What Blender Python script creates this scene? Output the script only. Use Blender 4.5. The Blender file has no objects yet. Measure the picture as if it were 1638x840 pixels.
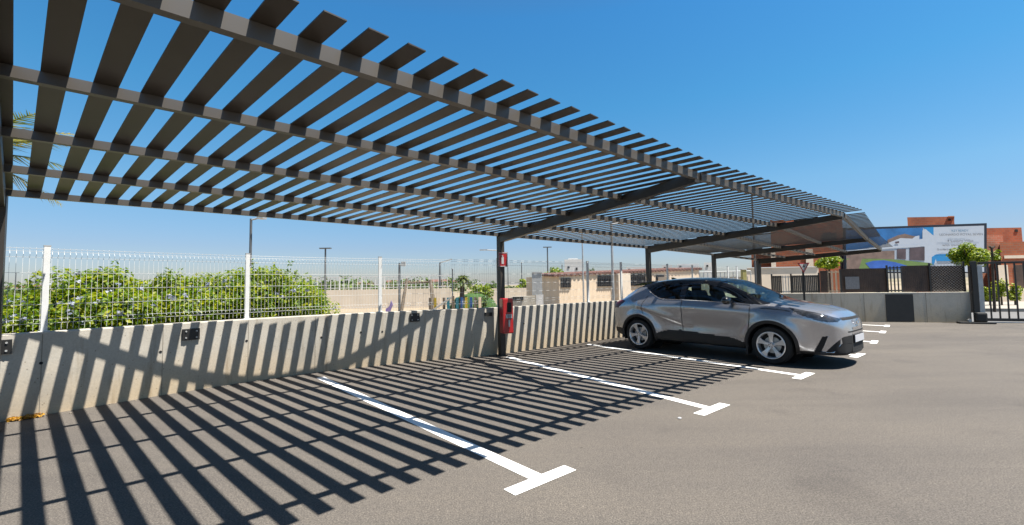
import bpy, math, random
import numpy as np
from mathutils import Vector, Matrix
random.seed(7)
R = math.radians
scene = bpy.context.scene
col = scene.collection

# ------------------------------------------------------------------ camera numbers (1638 x 840 photograph)
FPX, PPY, EYE = 720.0, 413.5, 1.44
TH = math.atan((455 - PPY) / FPX)
RO = R(0.9)
CF = Vector((0, math.cos(TH), math.sin(TH)))
_u0 = Vector((0, -math.sin(TH), math.cos(TH)))
_r0 = Vector((1, 0, 0))
CR = _r0 * math.cos(RO) - _u0 * math.sin(RO)
CU = _r0 * math.sin(RO) + _u0 * math.cos(RO)
CAM = Vector((0, 0, EYE))


def ray(u, v):
    return CR * ((u - 819) / FPX) - CU * ((v - PPY) / FPX) + CF


def at(u, v, y):
    """world point seen at photo position (u, v) at distance y in front of the camera"""
    d = ray(u, v)
    return CAM + d * (y / d.y)


def gp(u, v, z=0.0):
    d = ray(u, v)
    return CAM + d * ((z - EYE) / d.z)


def hz(x, y, v):
    """height of photo row v above plan position (x, y)"""
    lo, hi = -20.0, 60.0
    for _ in range(50):
        m = (lo + hi) / 2
        q = Vector((x, y, m)) - CAM
        if PPY - FPX * q.dot(CU) / q.dot(CF) > v:
            lo = m
        else:
            hi = m
    return lo


# ------------------------------------------------------------------ materials
def srgb(r, g, b):
    f = lambda c: (c / 255 / 12.92) if c / 255 <= 0.04045 else ((c / 255 + 0.055) / 1.055) ** 2.4
    return (f(r), f(g), f(b), 1)


class NT:
    def __init__(self, m):
        m.use_nodes = True
        self.t = m.node_tree
        self.n = self.t.nodes
        self.b = self.n.get('Principled BSDF')

    def new(self, typ, **kw):
        n = self.n.new(typ)
        for k, v in kw.items():
            if k in n.inputs:
                n.inputs[k].default_value = v
            else:
                setattr(n, k, v)
        return n

    def link(self, a, b):
        self.t.links.new(a, b)

    def coords(self, scale=(1, 1, 1), kind='Object'):
        tc = self.new('ShaderNodeTexCoord')
        mp = self.new('ShaderNodeMapping')
        mp.inputs['Scale'].default_value = scale
        self.link(tc.outputs[kind], mp.inputs['Vector'])
        return mp.outputs['Vector']

    def noise(self, vec, scale, detail=4, rough=0.55):
        n = self.new('ShaderNodeTexNoise')
        n.inputs['Scale'].default_value = scale
        n.inputs['Detail'].default_value = detail
        n.inputs['Roughness'].default_value = rough
        self.link(vec, n.inputs['Vector'])
        return n.outputs['Fac']

    def ramp(self, fac, stops):
        r = self.new('ShaderNodeValToRGB')
        el = r.color_ramp.elements
        while len(el) < len(stops):
            el.new(0.5)
        for e, (p, c) in zip(el, stops):
            e.position = p
            e.color = c if len(c) == 4 else (*c, 1)
        self.link(fac, r.inputs['Fac'])
        return r.outputs['Color']

    def mix(self, fac, a, b, mode='MIX'):
        m = self.new('ShaderNodeMix', data_type='RGBA', blend_type=mode)
        for sock, v in ((m.inputs[0], fac), (m.inputs[6], a), (m.inputs[7], b)):
            if hasattr(v, 'is_linked'):
                self.link(v, sock)
            else:
                sock.default_value = v
        return m.outputs[2]

    def bump(self, h, strength, dist=0.01):
        b = self.new('ShaderNodeBump')
        b.inputs['Strength'].default_value = strength
        b.inputs['Distance'].default_value = dist
        self.link(h, b.inputs['Height'])
        self.link(b.outputs['Normal'], self.b.inputs['Normal'])


ALB = 0.5


def c4(c):
    return tuple(c) if len(c) == 4 else (*c, 1)


def pbr(name, c, rough=0.6, metal=0.0, var=0.15, scale=6.0, bump=0.0, bscale=60, spec=None, coat=0.0):
    m = bpy.data.materials.new(name)
    t = NT(m)
    c = c4(c)
    if metal < 0.3:
        c = tuple(x * ALB for x in c[:3]) + (1,)
    t.b.inputs['Roughness'].default_value = rough
    t.b.inputs['Metallic'].default_value = metal
    if spec is not None:
        t.b.inputs['Specular IOR Level'].default_value = spec
    if coat:
        t.b.inputs['Coat Weight'].default_value = coat
        t.b.inputs['Coat Roughness'].default_value = 0.03
    vec = t.coords()
    n = t.noise(vec, scale, 5)
    lo = tuple(x * (1 - var) for x in c[:3])
    hi = tuple(min(1, x * (1 + var)) for x in c[:3])
    t.link(t.ramp(n, [(0.3, lo), (0.7, hi)]), t.b.inputs['Base Color'])
    if bump:
        t.bump(t.noise(vec, bscale, 4), bump)
    return m


def asphalt_mat():
    m = bpy.data.materials.new('asphalt')
    t = NT(m)
    v = t.coords()
    fine = t.noise(v, 95, 4, 0.75)
    mid = t.noise(v, 22, 4, 0.6)
    big = t.noise(v, 0.45, 5, 0.6)
    ba = t.ramp(fine, [(0.34, (0.037, 0.033, 0.029)), (0.5, (0.086, 0.0765, 0.067)), (0.68, (0.168, 0.149, 0.130))])
    md = t.ramp(mid, [(0.3, (0.86, 0.86, 0.87)), (0.7, (1.1, 1.09, 1.08))])
    bg = t.ramp(big, [(0.3, (0.88, 0.88, 0.89)), (0.7, (1.10, 1.09, 1.06))])
    x = t.mix(1.0, ba, md, 'MULTIPLY')
    x = t.mix(1.0, x, bg, 'MULTIPLY')
    # faint tyre tracks and wiped stains, long in the driving direction
    tc = t.new('ShaderNodeTexCoord')
    mp = t.new('ShaderNodeMapping')
    mp.inputs['Rotation'].default_value = (0, 0, R(-38))
    mp.inputs['Scale'].default_value = (0.12, 1.1, 1)
    t.link(tc.outputs['Object'], mp.inputs['Vector'])
    st = t.noise(mp.outputs['Vector'], 1.6, 5, 0.6)
    x = t.mix(1.0, x, t.ramp(st, [(0.32, (0.85, 0.85, 0.86)), (0.5, (1, 1, 1)), (0.72, (1.08, 1.07, 1.05))]), 'MULTIPLY')
    for sc_, thr, colr in ((2.3, 0.028, (0.45, 0.43, 0.42)), (3.1, 0.020, (1.9, 1.9, 1.9))):
        vo = t.new('ShaderNodeTexVoronoi')
        vo.inputs['Scale'].default_value = sc_
        t.link(v, vo.inputs['Vector'])
        x = t.mix(1.0, x, t.ramp(vo.outputs['Distance'], [(0.0, colr), (thr * 0.8, colr), (thr, (1, 1, 1))]), 'MULTIPLY')
    oil = t.noise(v, 1.1, 3, 0.5)
    x = t.mix(1.0, x, t.ramp(oil, [(0.0, (0.70, 0.70, 0.71)), (0.30, (0.84, 0.84, 0.85)), (0.40, (1, 1, 1))]), 'MULTIPLY')
    t.link(x, t.b.inputs['Base Color'])
    t.b.inputs['Roughness'].default_value = 0.85
    t.b.inputs['Specular IOR Level'].default_value = 0.3
    t.bump(fine, 0.55, 0.006)
    return m


def concrete_mat(name, c, warm=True):
    m = bpy.data.materials.new(name)
    t = NT(m)
    v = t.coords()
    big = t.noise(v, 1.3, 6, 0.6)
    fine = t.noise(v, 45, 5, 0.65)
    sv = t.coords((3.0, 3.0, 0.35))
    streak = t.noise(sv, 2.2, 5, 0.6)
    c = tuple(q * ALB for q in c[:3])
    x = t.ramp(big, [(0.25, tuple(q * 0.74 for q in c[:3])), (0.5, c[:3]), (0.78, tuple(min(1, q * 1.12) for q in c[:3]))])
    x = t.mix(1.0, x, t.ramp(fine, [(0.25, (0.86, 0.86, 0.86)), (0.6, (1.05, 1.05, 1.04))]), 'MULTIPLY')
    x = t.mix(1.0, x, t.ramp(streak, [(0.28, (0.66, 0.62, 0.56)), (0.44, (1, 1, 1)), (1, (1.02, 1.02, 1.02))]), 'MULTIPLY')
    if warm:  # splashed earth along the foot of the wall, broken up by noise
        sp = t.new('ShaderNodeSeparateXYZ')
        t.link(v, sp.inputs[0])
        ad = t.new('ShaderNodeMath', operation='MULTIPLY_ADD')
        t.link(big, ad.inputs[0])
        ad.inputs[1].default_value = -0.9
        ad2 = t.new('ShaderNodeMath', operation='ADD')
        t.link(sp.outputs[2], ad2.inputs[0])
        t.link(ad.outputs[0], ad2.inputs[1])
        ad.inputs[2].default_value = 0.45
        k = t.ramp(ad2.outputs[0], [(0.0, (1, 1, 1)), (0.62, (0, 0, 0))])
        x = t.mix(k, x, t.mix(1.0, x, (1.0, 0.86, 0.68, 1), 'MULTIPLY'))
    vo = t.new('ShaderNodeTexVoronoi')
    vo.inputs['Scale'].default_value = 14
    t.link(v, vo.inputs['Vector'])
    pit = t.ramp(vo.outputs['Distance'], [(0.0, (0.35, 0.33, 0.3)), (0.09, (0.5, 0.48, 0.45)), (0.11, (1, 1, 1))])
    x = t.mix(0.8, x, t.mix(1.0, x, pit, 'MULTIPLY'))
    t.link(x, t.b.inputs['Base Color'])
    t.b.inputs['Roughness'].default_value = 0.9
    t.bump(fine, 0.25, 0.006)
    return m


def brick_mat(name, c1, c2, mortar, scale=1.0, rot=0.0):
    m = bpy.data.materials.new(name)
    t = NT(m)
    tc = t.new('ShaderNodeTexCoord')
    sp = t.new('ShaderNodeSeparateXYZ')
    t.link(tc.outputs['Object'], sp.inputs[0])
    ad = t.new('ShaderNodeMath', operation='ADD')
    t.link(sp.outputs[0], ad.inputs[0])
    t.link(sp.outputs[1], ad.inputs[1])
    cb = t.new('ShaderNodeCombineXYZ')
    t.link(ad.outputs[0], cb.inputs[0])
    t.link(sp.outputs[2], cb.inputs[1])
    b = t.new('ShaderNodeTexBrick')
    b.inputs['Scale'].default_value = scale
    b.inputs['Brick Width'].default_value = 0.32
    b.inputs['Row Height'].default_value = 0.14
    b.inputs['Mortar Size'].default_value = 0.012
    b.inputs['Color1'].default_value = c4([q * ALB for q in c1[:3]])
    b.inputs['Color2'].default_value = c4([q * ALB for q in c2[:3]])
    b.inputs['Mortar'].default_value = c4([q * ALB for q in mortar[:3]])
    t.link(cb.outputs[0], b.inputs['Vector'])
    n = t.noise(tc.outputs['Object'], 0.8, 5)
    x = t.mix(1.0, b.outputs['Color'], t.ramp(n, [(0.3, (0.75, 0.75, 0.75)), (0.7, (1.15, 1.12, 1.1))]), 'MULTIPLY')
    t.link(x, t.b.inputs['Base Color'])
    t.b.inputs['Roughness'].default_value = 0.9
    return m


def leaf_mat(name, c1, c2, c3, trans=0.35):
    m = bpy.data.materials.new(name)
    t = NT(m)
    c1, c2, c3 = [tuple(q * ALB for q in c) for c in (c1, c2, c3)]
    g = t.new('ShaderNodeNewGeometry')
    v = t.coords()
    n = t.noise(v, 2.2, 3)
    x = t.ramp(g.outputs['Random Per Island'], [(0.0, c1), (0.45, c2), (0.85, c3), (1.0, tuple(min(1, q * 1.15) for q in c3))])
    x = t.mix(1.0, x, t.ramp(n, [(0.3, (0.7, 0.75, 0.7)), (0.7, (1.2, 1.15, 1.0))]), 'MULTIPLY')
    t.link(x, t.b.inputs['Base Color'])
    t.b.inputs['Roughness'].default_value = 0.5
    tr = t.new('ShaderNodeBsdfTranslucent')
    t.link(x, tr.inputs['Color'])
    mx = t.new('ShaderNodeMixShader')
    mx.inputs[0].default_value = trans
    out = t.n.get('Material Output')
    t.link(t.b.outputs[0], mx.inputs[1])
    t.link(tr.outputs[0], mx.inputs[2])
    t.link(mx.outputs[0], out.inputs['Surface'])
    return m


def glass_mat(name, tint, base_refl=0.05):
    m = bpy.data.materials.new(name)
    t = NT(m)
    t.n.remove(t.b)
    tr = t.new('ShaderNodeBsdfTransparent')
    tr.inputs['Color'].default_value = c4(tint)
    gl = t.new('ShaderNodeBsdfGlossy')
    gl.inputs['Roughness'].default_value = 0.02
    gl.inputs['Color'].default_value = (0.9, 0.95, 1, 1)
    fr = t.new('ShaderNodeFresnel')
    fr.inputs['IOR'].default_value = 1.5
    ad = t.new('ShaderNodeMath', operation='ADD')
    ad.inputs[1].default_value = base_refl
    ad.use_clamp = True
    t.link(fr.outputs[0], ad.inputs[0])
    mx = t.new('ShaderNodeMixShader')
    t.link(ad.outputs[0], mx.inputs[0])
    t.link(tr.outputs[0], mx.inputs[1])
    t.link(gl.outputs[0], mx.inputs[2])
    t.link(mx.outputs[0], t.n.get('Material Output').inputs['Surface'])
    return m


M = {}
M['asphalt'] = asphalt_mat()
M['paint'] = pbr('road_paint', (1.6, 1.6, 1.56), 0.7, var=0.10, scale=30, bump=0.15, bscale=150)
def paint_mat():
    m = bpy.data.materials.new('worn_road_paint')
    t = NT(m)
    v = t.coords()
    wear = t.noise(v, 7, 6, 0.75)
    grain = t.noise(v, 110, 3, 0.7)
    sm = t.new('ShaderNodeMath', operation='MULTIPLY_ADD')
    t.link(grain, sm.inputs[0])
    sm.inputs[1].default_value = 0.55
    t.link(wear, sm.inputs[2])
    k = t.ramp(sm.outputs[0], [(0.56, (1, 1, 1)), (0.64, (0, 0, 0))])
    tone = t.ramp(t.noise(v, 2.0, 4), [(0.3, (0.70, 0.70, 0.68)), (0.7, (0.82, 0.82, 0.80))])
    x = t.mix(k, tone, (0.22, 0.20, 0.18, 1))
    t.link(x, t.b.inputs['Base Color'])
    t.b.inputs['Roughness'].default_value = 0.8
    t.bump(grain, 0.3, 0.004)
    return m


M['paint'] = paint_mat()
M['wall'] = concrete_mat('wall_concrete', (0.76, 0.70, 0.60))
M['farwall'] = concrete_mat('far_concrete', (0.86, 0.79, 0.67))
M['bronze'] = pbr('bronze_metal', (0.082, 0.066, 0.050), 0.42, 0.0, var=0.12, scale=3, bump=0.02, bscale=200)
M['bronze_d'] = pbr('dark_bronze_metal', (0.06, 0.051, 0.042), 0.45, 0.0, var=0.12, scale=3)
M['purlin'] = pbr('lit_bronze_metal', (0.150, 0.132, 0.112), 0.38, 0.0, var=0.1, scale=3)  # paler copy of the bronze: the sunlit tone is put into the colour
M['black'] = pbr('black_metal', (0.018, 0.017, 0.016), 0.5, 0.0, var=0.2, scale=8)
M['white_metal'] = pbr('white_coated_metal', (1.12, 1.13, 1.11), 0.4, 0.0, var=0.05)
M['galv'] = pbr('galvanised_steel', (0.42, 0.42, 0.41), 0.45, 0.5, var=0.15)
M['red'] = pbr('red_plastic', (0.62, 0.012, 0.014), 0.35, 0.0, var=0.06, coat=0.3)
M['label'] = pbr('label_white', (0.75, 0.75, 0.76), 0.6, var=0.05)
M['sand'] = pbr('sandy_ground', (0.50, 0.40, 0.28), 0.95, var=0.18, scale=0.7, bump=0.3, bscale=8)
M['paving'] = pbr('pale_paving', (0.52, 0.47, 0.40), 0.9, var=0.12, scale=2)
M['roadgrey'] = pbr('street_asphalt', (0.22, 0.215, 0.21), 0.9, var=0.1, scale=1.5)
M['beige'] = pbr('beige_render', (1.30, 1.02, 0.73), 0.9, var=0.08, scale=1.5, bump=0.15, bscale=30)
M['beige2'] = pbr('pale_beige_render', (1.28, 1.08, 0.85), 0.9, var=0.07, scale=1.2)
M['white'] = pbr('white_render', (1.1, 1.08, 1.05), 0.85, var=0.05, scale=1)
M['tile'] = pbr('terracotta_tile', (0.27, 0.125, 0.095), 0.85, var=0.3, scale=5)
M['brick'] = brick_mat('red_brick', (0.72, 0.20, 0.075), (0.58, 0.15, 0.06), (0.46, 0.27, 0.18))
M['brick2'] = brick_mat('pale_red_brick', (0.85, 0.33, 0.18), (0.75, 0.27, 0.14), (0.7, 0.50, 0.36))
M['glass_d'] = pbr('dark_window', (0.035, 0.035, 0.045), 0.12, var=0.3, scale=2)
M['brown'] = pbr('brown_panel', (0.105, 0.062, 0.042), 0.6, var=0.3, scale=4)
M['greyslat'] = pbr('grey_slat', (0.105, 0.10, 0.093), 0.6, var=0.15, scale=5)
M['lampgrey'] = pbr('lamp_post_grey', (0.10, 0.105, 0.11), 0.5, 0.3, var=0.1)
M['wood'] = pbr('weathered_timber', (0.20, 0.15, 0.10), 0.8, var=0.25, scale=9)
M['bark'] = pbr('bark', (0.12, 0.085, 0.06), 0.9, var=0.3, scale=12, bump=0.4, bscale=25)
M['orange'] = leaf_mat('orange_petals', (0.62, 0.24, 0.01), (0.72, 0.32, 0.015), (0.75, 0.40, 0.03), 0.2)
M['hedge'] = leaf_mat('hedge_leaf', (0.12, 0.25, 0.008), (0.30, 0.52, 0.008), (0.64, 0.68, 0.014), 0.58)
M['limeleaf'] = leaf_mat('lime_leaf', (0.14, 0.28, 0.010), (0.34, 0.52, 0.012), (0.64, 0.70, 0.03), 0.45)
M['darkleaf'] = leaf_mat('dark_leaf', (0.05, 0.12, 0.018), (0.11, 0.21, 0.028), (0.22, 0.32, 0.04), 0.3)
M['palmleaf'] = leaf_mat('palm_leaf', (0.08, 0.14, 0.03), (0.17, 0.24, 0.04), (0.42, 0.42, 0.08), 0.35)
M['yellowfrond'] = leaf_mat('yellow_frond', (0.28, 0.30, 0.05), (0.52, 0.50, 0.08), (0.80, 0.68, 0.18), 0.35)
M['flower'] = leaf_mat('blue_flower', (0.30, 0.36, 0.66), (0.45, 0.50, 0.76), (0.62, 0.66, 0.85), 0.3)
M['grass'] = pbr('lawn', (0.055, 0.135, 0.018), 0.95, var=0.3, scale=6, bump=0.5, bscale=40)
M['sky_print'] = pbr('print_blue_sky', (0.04, 0.24, 0.62), 0.5, var=0.5, scale=0.9)
M['print_white'] = pbr('print_white', (0.84, 0.91, 1.02), 0.5, var=0.03)
M['print_shade'] = pbr('print_pale_grey', (0.66, 0.73, 0.84), 0.5, var=0.04)
M['print_green'] = pbr('print_lawn', (0.26, 0.40, 0.11), 0.5, var=0.12, scale=3)
M['print_pool'] = pbr('print_pool', (0.07, 0.22, 0.80), 0.5, var=0.25, scale=2)
M['print_win'] = pbr('print_window', (0.16, 0.11, 0.12), 0.5, var=0.5, scale=1.6)
M['print_stone'] = pbr('print_stone', (0.36, 0.24, 0.19), 0.5, var=0.25, scale=3)
M['print_cyan'] = pbr('print_blue', (0.03, 0.40, 0.90), 0.5, var=0.05)
M['ink'] = pbr('ink_grey', (0.20, 0.20, 0.23), 0.6, var=0.05)
M['ink_blue'] = pbr('ink_blue', (0.05, 0.26, 0.48), 0.6, var=0.05)
M['navy'] = pbr('navy_frame', (0.012, 0.018, 0.04), 0.5, var=0.1)
M['yellow'] = pbr('yellow_paint', (0.72, 0.50, 0.02), 0.5, var=0.08)
M['blue'] = pbr('blue_paint', (0.03, 0.14, 0.45), 0.5, var=0.08)
M['teal'] = pbr('teal_paint', (0.02, 0.25, 0.32), 0.5, var=0.08)
M['purple'] = pbr('purple_paint', (0.40, 0.28, 0.62), 0.5, var=0.08)
M['hill'] = pbr('far_hill', (0.26, 0.25, 0.27), 1.0, var=0.25, scale=0.01)


def ground_mat():
    m = bpy.data.materials.new('open_country')
    t = NT(m)
    v = t.coords()
    n = t.noise(v, 0.018, 6, 0.6)
    n2 = t.noise(v, 0.5, 5, 0.6)
    x = t.ramp(n, [(0.38, (0.25, 0.20, 0.14)), (0.5, (0.21, 0.17, 0.11)), (0.58, (0.08, 0.09, 0.035)), (0.7, (0.17, 0.125, 0.08))])
    x = t.mix(1.0, x, t.ramp(n2, [(0.3, (0.85, 0.85, 0.85)), (0.7, (1.1, 1.1, 1.08))]), 'MULTIPLY')
    t.link(x, t.b.inputs['Base Color'])
    t.b.inputs['Roughness'].default_value = 1.0
    return m


M['country'] = ground_mat()
# car
M['car_paint'] = pbr('silver_car_paint', (0.42, 0.42, 0.44), 0.25, 0.8, var=0.02, coat=0.9)
M['car_black'] = pbr('black_car_paint', (0.010, 0.010, 0.012), 0.12, 0.0, var=0.0, coat=0.8)
M['clad'] = pbr('black_cladding', (0.014, 0.014, 0.015), 0.6, 0.0, var=0.15, scale=10)
M['tyre'] = pbr('tyre_rubber', (0.012, 0.012, 0.012), 0.8, 0.0, var=0.2, scale=20)
M['alloy'] = pbr('alloy_rim', (0.62, 0.62, 0.63), 0.28, 0.75, var=0.03)
M['darkpart'] = pbr('dark_recess', (0.006, 0.006, 0.007), 0.8, var=0.1)
M['seat'] = pbr('dark_seat_cloth', (0.075, 0.075, 0.08), 0.9, var=0.2, scale=20)
M['chrome'] = pbr('chrome', (0.75, 0.75, 0.76), 0.08, 1.0, var=0.0)
M['car_glass'] = glass_mat('tinted_side_glass', (0.72, 0.82, 0.76), 0.015)
M['car_screen'] = glass_mat('windscreen_glass', (0.55, 0.66, 0.62), 0.10)
M['headlight'] = pbr('headlight_lens', (0.07, 0.075, 0.085), 0.06, 0.2, var=0.7, scale=14, coat=1.0)
M['taillight'] = pbr('tail_light_lens', (0.16, 0.006, 0.005), 0.35, 0.0, var=0.3, scale=14)
M['plate'] = pbr('number_plate_white', (0.85, 0.86, 0.90), 0.5, var=0.02)


# ------------------------------------------------------------------ mesh builder
class MB:
    def __init__(self):
        self.v = []
        self.f = []

    def quadbox(self, o, ax, ay, az):
        """box from corner o with edge vectors"""
        o, ax, ay, az = Vector(o), Vector(ax), Vector(ay), Vector(az)
        b = len(self.v)
        for k in ((0, 0, 0), (1, 0, 0), (1, 1, 0), (0, 1, 0), (0, 0, 1), (1, 0, 1), (1, 1, 1), (0, 1, 1)):
            self.v.append(o + ax * k[0] + ay * k[1] + az * k[2])
        if ax.cross(ay).dot(az) > 0:
            fs = ((3, 2, 1, 0), (4, 5, 6, 7), (0, 1, 5, 4), (1, 2, 6, 5), (2, 3, 7, 6), (3, 0, 4, 7))
        else:
            fs = ((0, 1, 2, 3), (7, 6, 5, 4), (4, 5, 1, 0), (5, 6, 2, 1), (6, 7, 3, 2), (7, 4, 0, 3))
        self.f += [tuple(b + i for i in q) for q in fs]
        return self

    def box(self, c, s, rz=0.0):
        c = Vector(c)
        x = Vector((math.cos(rz), math.sin(rz), 0)) * s[0]
        y = Vector((-math.sin(rz), math.cos(rz), 0)) * s[1]
        z = Vector((0, 0, s[2]))
        return self.quadbox(c - x / 2 - y / 2 - z / 2, x, y, z)

    def beam(self, p0, p1, w, h0, h1=None, side=None, drop=True):
        """bar whose top edge runs p0 to p1; w wide, h0/h1 deep"""
        p0, p1 = Vector(p0), Vector(p1)
        h1 = h0 if h1 is None else h1
        d = (p1 - p0).normalized()
        s = Vector((d.y, -d.x, 0)).normalized() * (w / 2)
        z = Vector((0, 0, 1))
        b = len(self.v)
        for p, h in ((p0, h0), (p1, h1)):
            self.v += [p - s - z * h, p + s - z * h, p + s, p - s]
        self.f += [tuple(b + i for i in q) for q in ((0, 1, 2, 3), (7, 6, 5, 4), (1, 5, 6, 2), (4, 0, 3, 7), (3, 2, 6, 7), (4, 5, 1, 0))]
        return self

    def tube(self, p0, p1, r, n=8, r1=None):
        p0, p1 = Vector(p0), Vector(p1)
        r1 = r if r1 is None else r1
        d = (p1 - p0).normalized()
        a = d.orthogonal().normalized()
        c = d.cross(a)
        b = len(self.v)
        for p, q in ((p0, r), (p1, r1)):
            for i in range(n):
                t = 2 * math.pi * i / n
                self.v.append(p + (a * math.cos(t) + c * math.sin(t)) * q)
        for i in range(n):
            j = (i + 1) % n
            self.f.append((b + i, b + j, b + n + j, b + n + i))
        self.f.append(tuple(b + i for i in reversed(range(n))))
        self.f.append(tuple(b + n + i for i in range(n)))
        return self

    def path(self, pts, r, n=4):
        for a, b in zip(pts[:-1], pts[1:]):
            self.tube(a, b, r, n)
        return self

    def lathe(self, prof, centre, axis='y', n=40):
        """prof: list of (radius, offset along axis); closed ring profile"""
        c = Vector(centre)
        b = len(self.v)
        m = len(prof)
        for i in range(n):
            t = 2 * math.pi * i / n
            for r, o in prof:
                if axis == 'y':
                    self.v.append(c + Vector((r * math.cos(t), o, r * math.sin(t))))
                else:
                    self.v.append(c + Vector((r * math.cos(t), r * math.sin(t), o)))
        for i in range(n):
            j = (i + 1) % n
            for k in range(m - 1):
                self.f.append((b + i * m + k, b + i * m + k + 1, b + j * m + k + 1, b + j * m + k))
        return self

    def poly(self, pts):
        b = len(self.v)
        self.v += [Vector(p) for p in pts]
        self.f.append(tuple(range(b, b + len(pts))))
        return self

    def prism(self, pts, off):
        """polygon pts extruded along the vector off"""
        off = Vector(off)
        n = len(pts)
        b = len(self.v)
        self.v += [Vector(p) for p in pts] + [Vector(p) + off for p in pts]
        self.f.append(tuple(b + i for i in reversed(range(n))))
        self.f.append(tuple(b + n + i for i in range(n)))
        for i in range(n):
            j = (i + 1) % n
            self.f.append((b + i, b + j, b + n + j, b + n + i))
        return self

    def sphere(self, c, rad, nu=12, nv=8):
        c = Vector(c)
        b = len(self.v)
        for j in range(nv + 1):
            ph = math.pi * j / nv
            for i in range(nu):
                t = 2 * math.pi * i / nu
                self.v.append(c + Vector((rad[0] * math.sin(ph) * math.cos(t), rad[1] * math.sin(ph) * math.sin(t), rad[2] * math.cos(ph))))
        for j in range(nv):
            for i in range(nu):
                k = (i + 1) % nu
                self.f.append((b + j * nu + i, b + (j + 1) * nu + i, b + (j + 1) * nu + k, b + j * nu + k))
        return self

    def build(self, name, mat, parent=None, smooth=False, bevel=0.0, world=True):
        me = bpy.data.meshes.new(name)
        me.from_pydata([tuple(p) for p in self.v], [], self.f)
        me.validate()
        me.update()
        if mat is not None:
            me.materials.append(mat)
        if smooth:
            me.polygons.foreach_set('use_smooth', [True] * len(me.polygons))
            me.set_sharp_from_angle(angle=R(40))
        o = bpy.data.objects.new(name, me)
        col.objects.link(o)
        if parent is not None:
            o.parent = parent
            if world:
                inv = Matrix()
                p = parent
                while p is not None:
                    if p.type == 'EMPTY':
                        inv = p.matrix_basis.inverted()
                        break
                    p = p.parent
                if parent.type == 'EMPTY':
                    o.matrix_parent_inverse = inv
        if bevel:
            b = o.modifiers.new('bevel', 'BEVEL')
            b.width = bevel
            b.segments = 2
            b.limit_method = 'ANGLE'
        return o


def tag(o, label, cat=None, group=None, kind=None):
    o['label'] = label
    if cat:
        o['category'] = cat
    if group:
        o['group'] = group
    if kind:
        o['kind'] = kind
    return o


def empty(name, loc, label, cat, group=None, rz=0.0):
    o = bpy.data.objects.new(name, None)
    o.empty_display_size = 0.2
    o.location = loc
    o.rotation_euler = (0, 0, rz)
    col.objects.link(o)
    return tag(o, label, cat, group)


def copy_tree(o, parent=None):
    c = o.copy()
    col.objects.link(c)
    if parent is not None:
        c.parent = parent
        c.matrix_parent_inverse = o.matrix_parent_inverse.copy()
    for ch in list(o.children):
        copy_tree(ch, c)
    return c


# ------------------------------------------------------------------ carport frame
O2 = Vector((-5.401, 4.695))
W2 = Vector((0.7478, 0.6639))
N2 = Vector((0.7415, -0.6701))     # slat direction
NV2 = Vector((0.6639, -0.7478))    # square to the wall, towards the camera


def fa(a, perp=0.0, z=0.0):
    """point a metres along the carport and perp metres behind its rear line"""
    p = O2 + W2 * a - NV2 * perp
    return Vector((p.x, p.y, z))


WALLP = [(-14, 0.35), (-6, 0.20), (-3, 0.24), (-1, 0.40), (0, 0.51), (0.5, 0.60), (1.0, 0.695), (1.45, 0.78), (1.95, 0.85), (2.45, 0.90), (3.0, 0.915), (3.5, 0.90),
         (4.0, 0.85), (4.5, 0.77), (5.0, 0.68), (5.5, 0.575), (6.0, 0.41), (6.6, 0.20), (7.2, 0.13), (8.5, 0.08), (10.0, 0.03), (11.0, -0.01), (12.3, 0.0)]
wall_line = [fa(a, p) for a, p in WALLP]
P1, P2, P3, P4 = Vector((-0.234, 9.23)), Vector((3.85, 12.70)), Vector((7.09, 15.80)), Vector((8.98, 16.40))
E1, E2, E3, E4 = Vector((2.082, 4.964)), Vector((6.18, 8.33)), Vector((9.70, 12.25)), Vector((11.58, 14.09))
P0 = Vector((-5.41, 4.71))
E0 = O2 + W2 * (0.0) + N2 * 4.8
wall_line += [Vector((5.5, 14.40, 0)), Vector((7.05, 16.02, 0)), Vector((8.0, 16.85, 0)), Vector((8.75, 17.3, 0))]

# ------------------------------------------------------------------ ground
mb = MB()
mb.poly([(-4000, -4000, -0.012), (4000, -4000, -0.012), (4000, 4000, -0.012), (-4000, 4000, -0.012)])
tag(mb.build('ground', M['country']), 'dry open ground with sandy and green patches beyond the car park wall', 'ground', kind='structure')
FW0 = Vector((14.50, 14.32, 0))
FWD = Vector((-0.95, 0.31, 0)).normalized()
mb = MB()
lot = [(p.x, p.y, 0.0) for p in wall_line] + [(14.5, 14.4, 0), (16.3, 13.5, 0), (32, 5, 0), (40, -30, 0), (-40, -30, 0), (-26, -14, 0)]
mb.poly(lot)
tag(mb.build('parking_lot', M['asphalt']), 'worn grey asphalt surface of the car park', 'car park', kind='structure')
mb = MB()
mb.poly([(14.75, 14.55, -0.004), (16.4, 13.75, -0.004), (34, 4.4, -0.004), (60, 16, -0.004), (16, 26, -0.004), (12.0, 17.4, -0.004)])
tag(mb.build('road', M['roadgrey']), 'pale grey street surface behind the sliding gate', 'road', kind='structure')
mb = MB()
a0, a1, a2, a3 = Vector((15.5, 20.4, 0)), Vector((40, 11.5, 0)), Vector((46, 22, 0)), Vector((16.5, 24.6, 0))
mb.prism([a0, a1, a2, a3], (0, 0, 0.13))
tag(mb.build('sidewalk', M['paving']), 'pale paved pavement with kerb across the street behind the gate', 'pavement', kind='structure')


def strip(p, q, w, z=0.004):
    p, q = Vector((p[0], p[1], z)), Vector((q[0], q[1], z))
    d = (q - p).normalized()
    s = Vector((-d.y, d.x, 0)) * (w / 2)
    return [p - s, q - s, q + s, p + s]


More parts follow.
